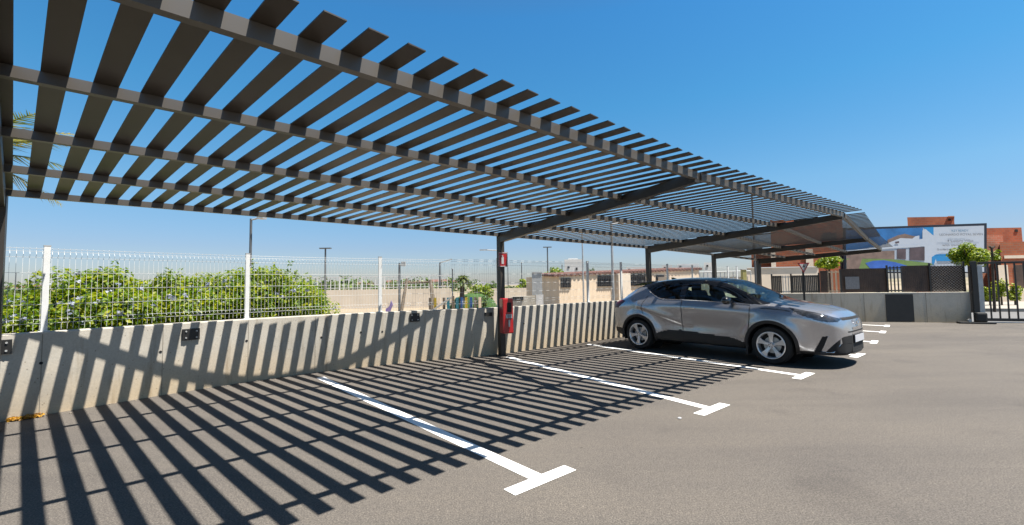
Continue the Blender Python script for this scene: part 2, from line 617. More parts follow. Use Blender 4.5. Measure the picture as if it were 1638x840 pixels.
def stall(p, q, tdir, name='parking_marking', start=None, tl=0.62):
    m = MB()
    pts = [Vector((*p, 0))] if start is None else [Vector((*start, 0)), Vector((*p, 0))]
    m.poly(strip(p, q, 0.125, 0.003))
    if start is not None:
        m.poly(strip(start, p, 0.125, 0.0025))
    t = Vector((*tdir, 0)).normalized()
    d = (Vector((*q, 0)) - Vector((*p, 0))).normalized()
    c = Vector((*q, 0)) + d * 0.02
    m.poly(strip((c - t * tl / 2), (c + t * tl / 2), 0.125, 0.0045))
    return m.build(name, M['paint'])


t1 = (2.05, 1.75)
tag(stall((-3.10, 7.30), (0.18, 3.42), t1), 'white painted T line nearest the camera', 'parking line', 'painted parking lines', 'structure')
tag(stall((0.06, 8.72), (2.22, 5.18), t1, start=(-0.10, 9.06)), 'white painted T line that starts at the extinguisher post', 'parking line', 'painted parking lines', 'structure')
tag(stall((1.75, 10.71), (4.34, 6.87), t1), 'white painted T line just in front of the silver car', 'parking line', 'painted parking lines', 'structure')
tag(stall((4.0, 12.45), (6.48, 8.60), t1), 'white painted T line under the nose of the silver car', 'parking line', 'painted parking lines', 'structure')
tb = (3.5, 3.9)
for k, (x, y) in enumerate(((8.20, 10.36), (9.95, 12.25), (11.35, 13.80), (12.75, 15.30))):
    n = Vector((-0.62, 0.78)) * 4.0
    lab = ['nearest', 'second', 'third', 'farthest'][k] + ' of the four white T lines past the nose of the silver car'
    if k == 3:
        n = Vector((-0.62, 0.78)) * 2.2
    if k == 2:
        n = Vector((-0.62, 0.78)) * 3.2
    s = stall((x + n.x, y + n.y), (x, y), tb)
    tag(s, lab, 'parking line', 'painted parking lines', 'structure')

# ------------------------------------------------------------------ curved concrete wall, plates
WH, WT = 0.965, 0.20


def offset_line(line, d):
    out = []
    for i, p in enumerate(line):
        a = line[max(0, i - 1)]
        b = line[min(len(line) - 1, i + 1)]
        t = (b - a).normalized()
        out.append(p + Vector((-t.y, t.x, 0)) * d)
    return out


def ribbon(line, d0, d1, z0, z1):
    m = MB()
    A, B = offset_line(line, d0), offset_line(line, d1)
    n = len(line)
    for p in A:
        m.v += [Vector((p.x, p.y, z0)), Vector((p.x, p.y, z1))]
    for p in B:
        m.v += [Vector((p.x, p.y, z0)), Vector((p.x, p.y, z1))]
    for i in range(n - 1):
        a, b = 2 * i, 2 * i + 2
        c, d = 2 * n + 2 * i, 2 * n + 2 * i + 2
        m.f += [(a, b, b + 1, a + 1), (d, c, c + 1, d + 1), (a + 1, b + 1, d + 1, c + 1)]
    m.f += [(0, 1, 2 * n + 1, 2 * n), (2 * n - 2, 4 * n - 2, 4 * n - 1, 2 * n - 1)]
    return m


wall_root = empty('concrete_wall', wall_line[10], 'long low curved concrete wall running behind the carport with stripes of shade', 'wall')
ribbon(wall_line, 0.0, WT, -0.3, WH).build('wall_body', M['wall'], wall_root, bevel=0.012)


def on_wall(a, off=0.0, z=0.0):
    """point on the front face at carport coordinate a, off metres in front"""
    for (a0, p0), (a1, p1) in zip(WALLP[:-1], WALLP[1:]):
        if a0 <= a <= a1:
            p = p0 + (p1 - p0) * (a - a0) / (a1 - a0)
            return fa(a, p - off, z)


def wall_dir(a):
    d = on_wall(a + 0.05) - on_wall(a - 0.05)
    return d.normalized()


def wall_box(a, z, w, h, t, name, mat, parent, bevel=0.0):
    d = wall_dir(a)
    n = Vector((d.y, -d.x, 0))
    p = on_wall(a) - d * w / 2 + Vector((0, 0, z - h / 2)) + n * 0.002
    m = MB()
    m.quadbox(p, d * w, n * t, Vector((0, 0, h)))
    return m.build(name, mat, parent, bevel=bevel)


def a_of(u, v=520):
    best = min((i * 0.02 - 3 for i in range(760)), key=lambda a: abs(((on_wall(a) - CAM + Vector((0, 0, 0.9))).dot(CR) / (on_wall(a) - CAM + Vector((0, 0, 0.9))).dot(CF)) * FPX + 819 - u))
    return best


for u, z, w in ((-5, 0.83, 0.22), (306, 0.80, 0.21), (663, 0.84, 0.19), (991, 0.80, 0.20)):
    a = a_of(u)
    pl = wall_box(a, z, w, 0.16, 0.03, 'mounting_plate', M['black'], wall_root, 0.003)
    d = wall_dir(a)
    n = Vector((d.y, -d.x, 0))
    for sx in (-1, 1):
        for sz in (-1, 1):
            c = on_wall(a) + d * sx * w * 0.3 + Vector((0, 0, z + sz * 0.045)) + n * 0.03
            MB().tube(c, c + n * 0.014, 0.011, 8).build('bolt', M['galv'], pl)
d = wall_dir(6.55)
MB().quadbox(on_wall(6.62, 0.002, 0.80), d * 0.16, Vector((d.y, -d.x, 0)) * 0.03, Vector((0, 0, 0.075))).build('strap_bracket', M['black'], wall_root)
# dark tie holes and casting joints are marks in the wall face
mm = MB()
for u in (68, 258, 396, 515, 577, 612, 838, 892, 941):
    a = a_of(u)
    d = wall_dir(a)
    n = Vector((d.y, -d.x, 0))
    c = on_wall(a) + Vector((0, 0, 0.62 + random.uniform(-0.04, 0.04)))
    mm.tube(c + n * 0.001, c + n * 0.004, 0.018, 8)
mm.build('tie_hole', M['darkpart'], wall_root)
mm = MB()
for u in (66, 262, 398, 505, 640):
    a = a_of(u)
    d = wall_dir(a)
    n = Vector((d.y, -d.x, 0))
    p = on_wall(a) + n * 0.001
    mm.quadbox(p, d * 0.006, n * 0.002, Vector((0, 0, WH - 0.02)))
mm.build('casting_joint', pbr('joint_grey', (0.34, 0.30, 0.24), 0.9), wall_root)

m = MB()
rg = random.Random(77)
for k in range(420):
    a = rg.uniform(-1.5, 11.5)
    q = on_wall(a, 0.01 + abs(rg.gauss(0, 0.07)), 0)
    r = rg.uniform(0.003, 0.011)
    m.sphere((q.x, q.y, r * 0.5), (r * rg.uniform(0.8, 1.5), r, r * 0.7), 5, 3)
tag(m.build('grit', pbr('grit_brown', (0.40, 0.33, 0.25), 0.95, var=0.4, scale=30)), 'loose grit and crumbs of earth along the foot of the concrete wall', 'grit', kind='stuff')

# ------------------------------------------------------------------ white mesh fence on the wall
fence_top = offset_line(wall_line, WT * 0.5)
fl = [0.0]
for p, q in zip(fence_top[:-1], fence_top[1:]):
    fl.append(fl[-1] + (q - p).length)


def along(s, off=0.0, z=0.0):
    s = max(0.0, min(fl[-1] - 1e-4, s))
    for i in range(len(fl) - 1):
        if fl[i] <= s <= fl[i + 1]:
            k = (s - fl[i]) / (fl[i + 1] - fl[i])
            p = fence_top[i].lerp(fence_top[i + 1], k)
            t = (fence_top[i + 1] - fence_top[i]).normalized()
            return p + Vector((t.y, -t.x, 0)) * off + Vector((0, 0, z)), t


def s_of_u(u):
    return min((i * 0.02 for i in range(int(fl[-1] / 0.02))), key=lambda s: abs(((along(s)[0] + Vector((0, 0, 1.4)) - CAM).dot(CR) / max(0.1, (along(s)[0] + Vector((0, 0, 1.4)) - CAM).dot(CF))) * FPX + 819 - u) + (100000 if (along(s)[0] - CAM).dot(CF) < 1 else 0))


s73, s395, s608 = s_of_u(74), s_of_u(395), s_of_u(608)
pitch = (s608 - s73) / 2
posts = [s73 - 2 * pitch, s73 - pitch, s73, s395, s608] + [s_of_u(q) for q in (797, 940, 994, 1068, 1108, 1165)] + [fl[-1] - 0.05]
fence = empty('mesh_fence', fence_top[10], 'white welded wire mesh fence standing on top of the curved concrete wall', 'fence')
FH = 1.02
for s in posts:
    p, t = along(s, 0, WH)
    n = Vector((t.y, -t.x, 0))
    m = MB()
    m.quadbox(p - t * 0.03 - n * 0.02, t * 0.06, n * 0.04, Vector((0, 0, FH)))
    po = m.build('post', M['white_metal'], fence, bevel=0.004)
    m = MB()
    m.quadbox(p - t * 0.032 - n * 0.022 + Vector((0, 0, FH + 0.001)), t * 0.064, n * 0.044, Vector((0, 0, 0.012)))
    m.build('post_cap', M['galv'], po)
    m = MB()
    m.quadbox(p - t * 0.05 - n * 0.045 + Vector((0, 0, 0.001)), t * 0.10, n * 0.09, Vector((0, 0, 0.008)))
    m.build('base_plate', M['white_metal'], po)
prof = [(0.02, 0), (0.10, 0), (0.125, 0.03), (0.15, 0), (0.325, 0), (0.51, 0), (0.70, 0), (0.885, 0), (0.92, 0.035), (0.955, 0), (1.0, 0)]
hor = [(0.10, 0), (0.15, 0), (0.325, 0), (0.51, 0), (0.70, 0), (0.885, 0), (0.955, 0), (0.99, 0)]
for s0, s1 in zip(posts[:-1], posts[1:]):
    m = MB()
    far = s0 > s608 + 3 * pitch
    n = max(2, int((s1 - s0 - 0.08) / 0.052))
    for i in range(n + 1):
        s = s0 + 0.04 + (s1 - s0 - 0.08) * i / n
        pts = [along(s, 0.024 + o, WH + z)[0] for z, o in prof]
        if far:
            pts = [pts[0], pts[-1]]
        m.path(pts, 0.0019, 3)
    for z, o in hor:
        k = 6
        pts = [along(s0 + 0.03 + (s1 - s0 - 0.06) * i / k, 0.028 + o, WH + z)[0] for i in range(k + 1)]
        m.path(pts, 0.0028, 4)
    m.build('mesh_panel', M['white_metal'], fence)

# ------------------------------------------------------------------ carport
carport = empty('carport', (P1.x, P1.y, 0), 'long dark bronze slatted carport over the parking bays', 'carport')


def v3(p, z):
    return Vector((p.x, p.y, z))


def top_of(p, v, drop=0.0):
    return hz(p.x, p.y, v) + drop


# heights of the purlin tops at rear line and front line
HR = [2.53, 2.495, top_of(P2, 394.0), top_of(P3, 405.8), top_of(P4, 414.0)]
HF = [2.687, 2.656, top_of(E2, 340.5), top_of(E3, 379.8), top_of(E4, 397.0)]
PP = [P0, P1, P2, P3, P4]
EE = [E0, E1, E2, E3, E4]
for i, (p, h) in enumerate(zip(PP, HR)):
    ang = math.atan2(W2.y, W2.x) if i < 2 else math.atan2((PP[min(i + 1, 4)] - PP[i - 1]).y, (PP[min(i + 1, 4)] - PP[i - 1]).x)
    m = MB()
    m.box((p.x, p.y, (h - 0.02) / 2), (0.115, 0.115, h - 0.02), ang)
    po = m.build('post', M['bronze_d'], carport, bevel=0.006)
    m = MB()
    m.box((p.x, p.y, 0.008), (0.17, 0.17, 0.012), ang)
    m.build('base_plate', M['bronze_d'], po)
for i in range(5):
    d = (EE[i] - PP[i]).normalized()
    m = MB()
    q0 = v3(PP[i] - d * 0.05, HR[i] - 0.006)
    q1 = v3(EE[i] + d * 0.0, HF[i] - 0.006)
    m.beam(q0, q1, 0.085, 0.19, 0.11)
    m.build('beam', M['bronze_d'], carport, bevel=0.004)


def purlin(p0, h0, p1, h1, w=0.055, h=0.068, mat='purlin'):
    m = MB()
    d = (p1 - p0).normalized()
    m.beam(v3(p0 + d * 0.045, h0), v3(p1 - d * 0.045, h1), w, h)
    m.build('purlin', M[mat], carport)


LX0 = -1.25   # the roof runs on past the left edge of the photograph
for i in range(4):
    for k in range(5):
        f = k / 4
        a, b = PP[i].lerp(EE[i], f), PP[i + 1].lerp(EE[i + 1], f)
        if i == 0 and k == 0:
            a = O2.copy()
        ha, hb = HR[i] + (HF[i] - HR[i]) * f, HR[i + 1] + (HF[i + 1] - HR[i + 1]) * f
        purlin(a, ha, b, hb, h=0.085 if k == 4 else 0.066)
for k in range(5):
    f = k / 4
    b = P0.lerp(E0, f)
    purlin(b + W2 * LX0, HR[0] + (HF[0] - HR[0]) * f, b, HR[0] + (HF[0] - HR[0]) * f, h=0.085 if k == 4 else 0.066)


def cross2(a, b):
    return a.x * b.y - a.y * b.x


def interval(o, d, poly):
    """where the line o + t d runs inside a polygon"""
    ts = []
    for a, b in zip(poly, poly[1:] + poly[:1]):
        e = b - a
        den = cross2(d, e)
        if abs(den) < 1e-9:
            continue
        t = cross2(a - o, e) / den
        k = cross2(a - o, d) / den
        if 0 <= k <= 1:
            ts.append(t)
    return (min(ts), max(ts)) if len(ts) >= 2 else None


def plane_z(p, quads):
    """height of the slat plane: weighted from the corner heights of the bay"""
    A, B, C, D, hA, hB, hC, hD = quads
    # solve p = bilinear(A,B rear; D,C front)
    s, t = 0.5, 0.5
    for _ in range(12):
        q = (A.lerp(B, s)).lerp(D.lerp(C, s), t)
        ds = (B - A).lerp(C - D, t)
        dt = D.lerp(C, s) - A.lerp(B, s)
        r = p - q
        den = cross2(ds, dt)
        s += cross2(r, dt) / den
        t += cross2(ds, r) / den
    return (hA + (hB - hA) * s) * (1 - t) + (hD + (hC - hD) * s) * t


SP = 0.2125
SWID = 0.112
STH = 0.007
OVER = 0.30


def slat(p0, p1, z0, z1, wdir, th=STH):
    m = MB()
    d = (p1 - p0).normalized()
    s = Vector((-d.y, d.x))
    if s.dot(wdir) < 0:
        s = -s
    a, b = v3(p0, z0 + 0.001), v3(p1, z1 + 0.001)
    m.quadbox(a, v3(s * SWID, 0), b - a, Vector((0, 0, th)))
    m.build('slat', M['bronze'], carport)


bays12 = [O2, P1, P2, E2, E1, E0]
quad = [(O2, P1, E1, E0, HR[0], HR[1], HF[1], HF[0]), (P1, P2, E2, E1, HR[1], HR[2], HF[2], HF[1])]


def z12(p):
    a = (p - P1).dot(W2)
    # beam line P1-E1 parts the two bays
    side = cross2(E1 - P1, p - P1)
    return plane_z(p, quad[0] if side < 0 else quad[1])


for s in range(-5, 70):
    o = O2 + W2 * (s * SP - 0.014)
    if s <= 0:
        p0, p1 = o - N2 * 0.32, o + N2 * (4.8 + OVER)
        slat(p0, p1, HR[0] + (HR[0] - HF[0]) * 0.01, HF[0] + (HF[0] - HR[0]) * OVER / 4.8, W2)
        continue
    # use the middle of the slat to find its ends
    iv = interval(o + W2 * 0.05, N2, bays12)
    if iv is None or iv[1] - iv[0] < 0.35:
        continue
    t0, t1 = iv
    q0, q1 = o + N2 * t0, o + N2 * t1
    front = abs(cross2(E2 - P2, q1 + W2 * 0.05 - P2)) / (E2 - P2).length > 0.06
    p1 = q1 + N2 * (OVER if front else -0.03)
    rear = True
    p0 = q0 - N2 * 0.32
    za, zb = z12(q0), z12(q1)
    k = (zb - za) / (t1 - t0)
    slat(p0, p1, za - k * 0.32, zb + k * (OVER if front else 0), W2)
SK = -1.46
for (A, B, C, D, hA, hB, hC, hD) in ((P2, P3, E3, E2, HR[2], HR[3], HF[3], HF[2]), (P3, P4, E4, E3, HR[3], HR[4], HF[4], HF[3])):
    w = (C - D).normalized()
    n = Vector((w.x * math.cos(SK) - w.y * math.sin(SK), w.x * math.sin(SK) + w.y * math.cos(SK)))
    poly = [A, B, C, D]
    j = -18
    while j < 60:
        o = D + w * (j * SP + 0.12)
        j += 1
        iv = interval(o + w * 0.05, n, poly)
        if iv is None or iv[1] - iv[0] < 0.4:
            continue
        q0, q1 = o + n * iv[0], o + n * iv[1]
        front = abs(cross2(C - D, q1 - D)) / (C - D).length < 0.08
        rear_ = abs(cross2(B - A, q0 - A)) / (B - A).length < 0.08
        za, zb = plane_z(q0, (A, B, C, D, hA, hB, hC, hD)), plane_z(q1, (A, B, C, D, hA, hB, hC, hD))
        k = (zb - za) / (iv[1] - iv[0])
        slat(q0 - n * (0.3 if rear_ else 0.03), q1 + n * (OVER if front else -0.02), za - k * 0.03, zb + k * (OVER if front else 0), w, 0.0105)

# ------------------------------------------------------------------ extinguisher box and its sign on the post
def facing(px, py, tilt=0.0):
    """unit vectors of a face at (px,py) that looks along the bay towards the camera"""
    n = Vector((NV2.x, NV2.y, 0)).normalized()
    n = Vector((math.cos(R(-68)), math.sin(R(-68)), 0))
    r = Vector((-n.y, n.x, 0))
    return r, n


r_, n_ = facing(0, 0)
c = at(810, 505, 9.08)
c.z = 0
zt, zb_ = hz(c.x, c.y, 477), hz(c.x, c.y, 533)
ext = empty('extinguisher_cabinet', (c.x, c.y, zb_), 'red fire extinguisher box fixed to the carport post', 'fire extinguisher')
wd, dp = 0.225, 0.20
m = MB()
m.quadbox(c - r_ * wd / 2 - n_ * dp / 2 + Vector((0, 0, zb_)), r_ * wd, n_ * dp, Vector((0, 0, zt - zb_)))
m.build('cabinet_body', M['red'], ext, bevel=0.02)
fz = c + n_ * (dp / 2 + 0.002)
H_ = zt - zb_
m = MB()
m.quadbox(fz - r_ * 0.02 + Vector((0, 0, zb_ + H_ * 0.60)), r_ * 0.085, n_ * 0.006, Vector((0, 0, H_ * 0.28)))
m.build('viewing_window', M['darkpart'], ext, bevel=0.004)
m = MB()
m.quadbox(fz - r_ * 0.05 + Vector((0, 0, zb_ + H_ * 0.435)), r_ * 0.13, n_ * 0.005, Vector((0, 0, H_ * 0.11)))
lb = m.build('label_plate', M['label'], ext)
m = MB()
for q in range(3):
    m.quadbox(fz + n_ * 0.0055 - r_ * 0.015 + Vector((0, 0, zb_ + H_ * (0.455 + q * 0.028))), r_ * 0.08, n_ * 0.002, Vector((0, 0, H_ * 0.012)))
m.build('print_line', M['ink'], lb)
m = MB()
m.quadbox(fz + r_ * 0.0 + Vector((0, 0, zb_ + H_ * 0.19)), r_ * 0.035, n_ * 0.018, Vector((0, 0, H_ * 0.20)))
m.build('latch', M['galv'], ext, bevel=0.006)

c = Vector((P1.x, P1.y, 0)) + n_ * 0.085 + r_ * 0.02
zt, zb_ = hz(c.x, c.y, 403.5), hz(c.x, c.y, 427)
sg = empty('fire_sign', (c.x, c.y, zb_), 'small red extinguisher sign high on the carport post', 'sign')
sw = 0.20
m = MB()
m.quadbox(c - r_ * sw / 2 + Vector((0, 0, zb_)), r_ * sw, n_ * 0.006, Vector((0, 0, zt - zb_)))
m.build('sign_plate', M['red'], sg)
m = MB()
h = zt - zb_
z = Vector((0, 0, 1))
fo = c + n_ * 0.008 + Vector((0, 0, zb_))
for (x0, y0, x1, y1) in ((-0.095, 0.005, 0.095, 0.02), (-0.095, h - 0.02, 0.095, h - 0.005), (-0.095, 0.02, -0.085, h - 0.02), (0.085, 0.02, 0.095, h - 0.02),
                         (-0.035, h * 0.20, 0.015, h * 0.66), (-0.022, h * 0.68, 0.003, h * 0.78), (-0.05, h * 0.74, -0.026, h * 0.78)):
    m.quadbox(fo + r_ * x0 + z * y0, r_ * (x1 - x0), n_ * 0.002, z * (y1 - y0))
m.build('pictogram', M['label'], sg)

# ------------------------------------------------------------------ far wall, panel fence, gate
def fw(s, off=0.0, z=0.0):
    n = Vector((-FWD.y, FWD.x, 0))
    if n.y > 0:
        n = -n
    p = FW0 + FWD * s + n * off
    return Vector((p.x, p.y, z))


def s_fw(u):
    d = ray(u, 460)
    d2 = Vector((d.x, d.y))
    o = Vector((FW0.x, FW0.y))
    f = Vector((FWD.x, FWD.y))
    return -cross2(o, d2) / cross2(f, d2)


nfw = (fw(0, 1) - fw(0, 0))
farroot = empty('boundary_wall', fw(2.5), 'low grey concrete wall beside the sliding gate, with a dark panel', 'wall')
SL = 5.45
m = MB()
m.quadbox(fw(0.0, 0, -0.2), FWD * SL, -nfw * 0.2, Vector((0, 0, 1.175)))
m.build('wall_body', M['farwall'], farroot, bevel=0.01)
ret0, ret1 = fw(SL), Vector((8.7, 17.45, 0))
rdir = (ret1 - ret0)
rn = Vector((rdir.y, -rdir.x, 0)).normalized()
m = MB()
m.quadbox(ret0 + Vector((0, 0, -0.2)) , rdir, -rn * 0.2, Vector((0, 0, 1.173)))
m.build('wall_return', M['farwall'], farroot)
s0, s1 = s_fw(1459), s_fw(1415)
m = MB()
m.quadbox(fw(s0, 0.003, 0.02), FWD * (s1 - s0), nfw * 0.02, Vector((0, 0, 0.90)))
m.build('metal_panel', pbr('charcoal_panel', (0.045, 0.042, 0.038), 0.6, var=0.12), farroot)
m = MB()
for u in (1381, 1330, 1480):
    s = s_fw(u)
    m.quadbox(fw(s, 0.001, 0), FWD * 0.01, nfw * 0.002, Vector((0, 0, 0.96)))
m.build('casting_joint', pbr('joint_dark', (0.16, 0.15, 0.13), 0.9), farroot)

pf = empty('panel_fence', fw(2.5, -0.1, 0.97), 'brown and grey slatted panel fence standing on the far concrete wall', 'fence')


def fpanel(u0, u1, ztop, mat, pitch_, wslat, zb0=0.985, label=None):
    s0, s1 = s_fw(u1), s_fw(u0)
    m = MB()
    s = s0
    while s < s1:
        m.quadbox(fw(s, -0.12, zb0), FWD * wslat, nfw * 0.02, Vector((0, 0, ztop - zb0)))
        s += pitch_
    m.quadbox(fw(s0, -0.125, zb0 + 0.03), FWD * (s1 - s0), nfw * -0.02, Vector((0, 0, 0.04)))
    m.quadbox(fw(s0, -0.125, ztop - 0.07), FWD * (s1 - s0), nfw * -0.02, Vector((0, 0, 0.04)))
    o = m.build('slat_panel', mat, pf)
    if label:
        o['label'] = label
    return o


fpanel(1236, 1252, 1.60, M['greyslat'], 0.055, 0.047, label='dark grey vertical slat panel')
fpanel(1252, 1268, 1.60, M['white_metal'], 0.085, 0.025, label='row of thin white bars')
fpanel(1268, 1312, 1.60, M['greyslat'], 0.055, 0.045, label='dark grey vertical slat panel')
fpanel(1316, 1328, 1.74, M['brown'], 0.05, 0.046, label='brown solid panel')
fpanel(1328, 1348, 1.74, M['beige'], 0.12, 0.045, label='row of tan bars with gaps')
fpanel(1348, 1422, 1.79, M['brown'], 0.05, 0.046, label='brown solid panel')
fpanel(1423, 1447, 1.84, M['greyslat'], 0.10, 0.035, label='row of grey bars with gaps')
fpanel(1448, 1492, 1.85, M['brown'], 0.05, 0.046, label='brown solid panel')
fpanel(1493, 1548, 1.82, M['brown'], 0.05, 0.047, label='brown solid panel behind wire netting')
for u, zt in ((1237, 1.66), (1268, 1.66), (1313, 1.68), (1348, 1.75), (1423, 1.88), (1492, 1.92), (1547, 1.95)):
    m = MB()
    s = s_fw(u)
    m.quadbox(fw(s, -0.09, 0.98), FWD * 0.045, nfw * 0.045, Vector((0, 0, zt - 0.98)))
    m.build('post', M['bronze_d'], pf)
# diamond wire netting over the panel nearest the gate
m = MB()
s0, s1 = s_fw(1547), s_fw(1493)
zb0, zt0 = 1.0, 1.93
hgt = zt0 - zb0
x = -hgt
while x < (s1 - s0):
    for sg_ in (1, -1):
        pa, pb = [], None
        xa, xb = (x, x + hgt)
        za, zc = (zb0, zt0) if sg_ > 0 else (zt0, zb0)
        lo, hi = max(xa, 0), min(xb, s1 - s0)
        if hi > lo:
            f0, f1 = (lo - xa) / hgt, (hi - xa) / hgt
            m.tube(fw(s0 + lo, -0.06, za + (zc - za) * f0), fw(s0 + hi, -0.06, za + (zc - za) * f1), 0.004, 3)
    x += 0.085
m.build('wire_netting', M['galv'], pf)
# small plain notice plate on the fence (its code is left out)
s0 = s_fw(1376)
m = MB()
m.quadbox(fw(s0, -0.055, 1.10), FWD * 0.40, nfw * 0.012, Vector((0, 0, 0.42)))
m.build('notice_plate', pbr('notice_grey', (0.40, 0.40, 0.41), 0.6, var=0.2, scale=30), pf)

# sliding gate
g0 = Vector((14.75, 14.28, 0))
g1 = Vector((17.6, 13.05, 0))
gd = (g1 - g0).normalized()
gn = Vector((gd.y, -gd.x, 0))
gate = empty('sliding_gate', g0, 'dark brown metal gate of thin upright bars', 'gate')
gh = hz(g0.x, g0.y, 419.5)
L = 5.2
z = Vector((0, 0, 1))
m = MB()
m.quadbox(g0 + z * (gh - 0.06), gd * L, gn * 0.05, z * 0.06)
m.quadbox(g0 + z * 0.06, gd * L, gn * 0.05, z * 0.09)
m.quadbox(g0 + z * 0.151, gd * 0.05, gn * 0.05, z * (gh - 0.212))
m.build('gate_frame', M['bronze_d'], gate, bevel=0.004)
k = 0
x = 0.22
while x < L:
    m = MB()
    m.quadbox(g0 + gd * x + gn * 0.01 + z * 0.151, gd * 0.035, gn * 0.03, z * (gh - 0.212))
    m.build('bar', M['bronze_d'], gate)
    x += 0.205
m = MB()
m.quadbox(g0 - gd * 0.6 + gn * 0.005 + z * 0.004, gd * (L + 1), gn * 0.04, z * 0.03)
m.build('ground_rail', M['galv'], gate)
gp0 = fw(-0.05, 0.12)
gpost = empty('gate_post', gp0, 'dark upright post between the grey wall and the gate', 'post')
m = MB()
ph = hz(gp0.x, gp0.y, 418)
m.quadbox(gp0 - gd * 0.07, gd * 0.13, gn * 0.10, z * ph)
m.build('post_body', M['bronze_d'], gpost, bevel=0.005)
m = MB()
m.quadbox(gp0 + gd * 0.075 - gn * 0.02, gd * 0.12, gn * 0.09, z * (ph - 0.12))
m.build('guide_post', M['galv'], gpost, bevel=0.005)
m = MB()
m.quadbox(gp0 + gd * 0.10 + gn * 0.072 + z * (ph - 0.09), gd * 0.04, gn * 0.06, z * 0.05)
m.build('roller_bracket', M['black'], gpost)
c = gp0 + gn * 0.22 + gd * 0.02
mot = empty('gate_motor', c, 'black gate motor box on the ground at the foot of the gate post', 'motor')
m = MB()
m.quadbox(c - gd * 0.15 - gn * 0.1 + z * 0.05, gd * 0.28, gn * 0.2, z * 0.30)
m.build('motor_housing', M['black'], mot, bevel=0.05)
m = MB()
m.quadbox(c - gd * 0.55 - gn * 0.12 + z * 0.004, gd * 0.85, gn * 0.24, z * 0.05)
m.build('base_plate', M['black'], mot, bevel=0.01)
m = MB()
m.tube(c - gd * 0.28 - gn * 0.02 + z * 0.1, c - gd * 0.28 + gn * 0.05 + z * 0.1, 0.045, 12)
m.build('gear', M['galv'], mot)

# ------------------------------------------------------------------ foliage helpers
def leaves(m, blobs, n, size, flat=0.0, seed=1, shell=0.55, aspect=0.55):
    rnd = random.Random(seed)
    tot = sum(b[1][0] * b[1][1] * b[1][2] for b in blobs)
    for (c, rad) in blobs:
        k = int(n * rad[0] * rad[1] * rad[2] / tot)
        for _ in range(k):
            while True:
                x, y, z_ = rnd.uniform(-1, 1), rnd.uniform(-1, 1), rnd.uniform(-1, 1)
                q = x * x + y * y + z_ * z_
                if q <= 1 and (q > shell * shell or rnd.random() < 0.3):
                    break
            p = Vector((c[0] + x * rad[0], c[1] + y * rad[1], c[2] + z_ * rad[2]))
            s = size * rnd.uniform(0.6, 1.35)
            nrm = Vector((x + rnd.uniform(-0.9, 0.9), y + rnd.uniform(-0.9, 0.9), z_ + 0.5 + rnd.uniform(-0.9, 0.9)))
            if nrm.length < 0.05:
                nrm = Vector((0, 0, 1))
            nrm.normalize()
            a = nrm.orthogonal().normalized()
            a.rotate(Matrix.Rotation(rnd.uniform(0, 6.28), 3, nrm))
            b = nrm.cross(a)
            i = len(m.v)
            m.v += [p - a * s, p - b * s * aspect + nrm * s * 0.1, p + a * s, p + b * s * aspect + nrm * s * 0.1]
            m.f.append((i, i + 1, i + 2, i + 3))


def clump(c, rad, n, seed, lo=0.28, hi=0.5):
    """a crown as many small overlapping clumps spread through an ellipsoid"""
    rnd = random.Random(seed)
    out = []
    for _ in range(n):
        while True:
            x, y, z_ = rnd.uniform(-1, 1), rnd.uniform(-1, 1), rnd.uniform(-1, 1)
            if x * x + y * y + z_ * z_ <= 1:
                break
        s = rnd.uniform(lo, hi)
        out.append(((c[0] + x * rad[0] * 0.8, c[1] + y * rad[1] * 0.8, c[2] + z_ * rad[2] * 0.8), (rad[0] * s, rad[1] * s, rad[2] * s)))
    return out


def tree(name, base, h, rad, label, mat, group=None, n=2500, leaf=0.09, seed=3, trunk_r=0.07, crown_c=None, clumps=22, cat='tree'):
    root = empty(name, base, label, cat, group)
    m = MB()
    base = Vector(base)
    cz = h - rad[2]
    top = base + Vector((0, 0, cz))
    m.tube(base, top, trunk_r, 8, trunk_r * 0.6)
    rnd = random.Random(seed)
    for k in range(6):
        e = top + Vector((rnd.uniform(-1, 1) * rad[0] * 0.7, rnd.uniform(-1, 1) * rad[1] * 0.7, rnd.uniform(0.0, 0.8) * rad[2]))
        m.tube(top - Vector((0, 0, rnd.uniform(0, 0.25 * cz))), e, trunk_r * 0.4, 5, trunk_r * 0.12)
    m.build('trunk', M['bark'], root)
    m = MB()
    leaves(m, clump(tuple(top), rad, clumps, seed), n, leaf, seed=seed)
    m.build('crown', mat, root)
    return root


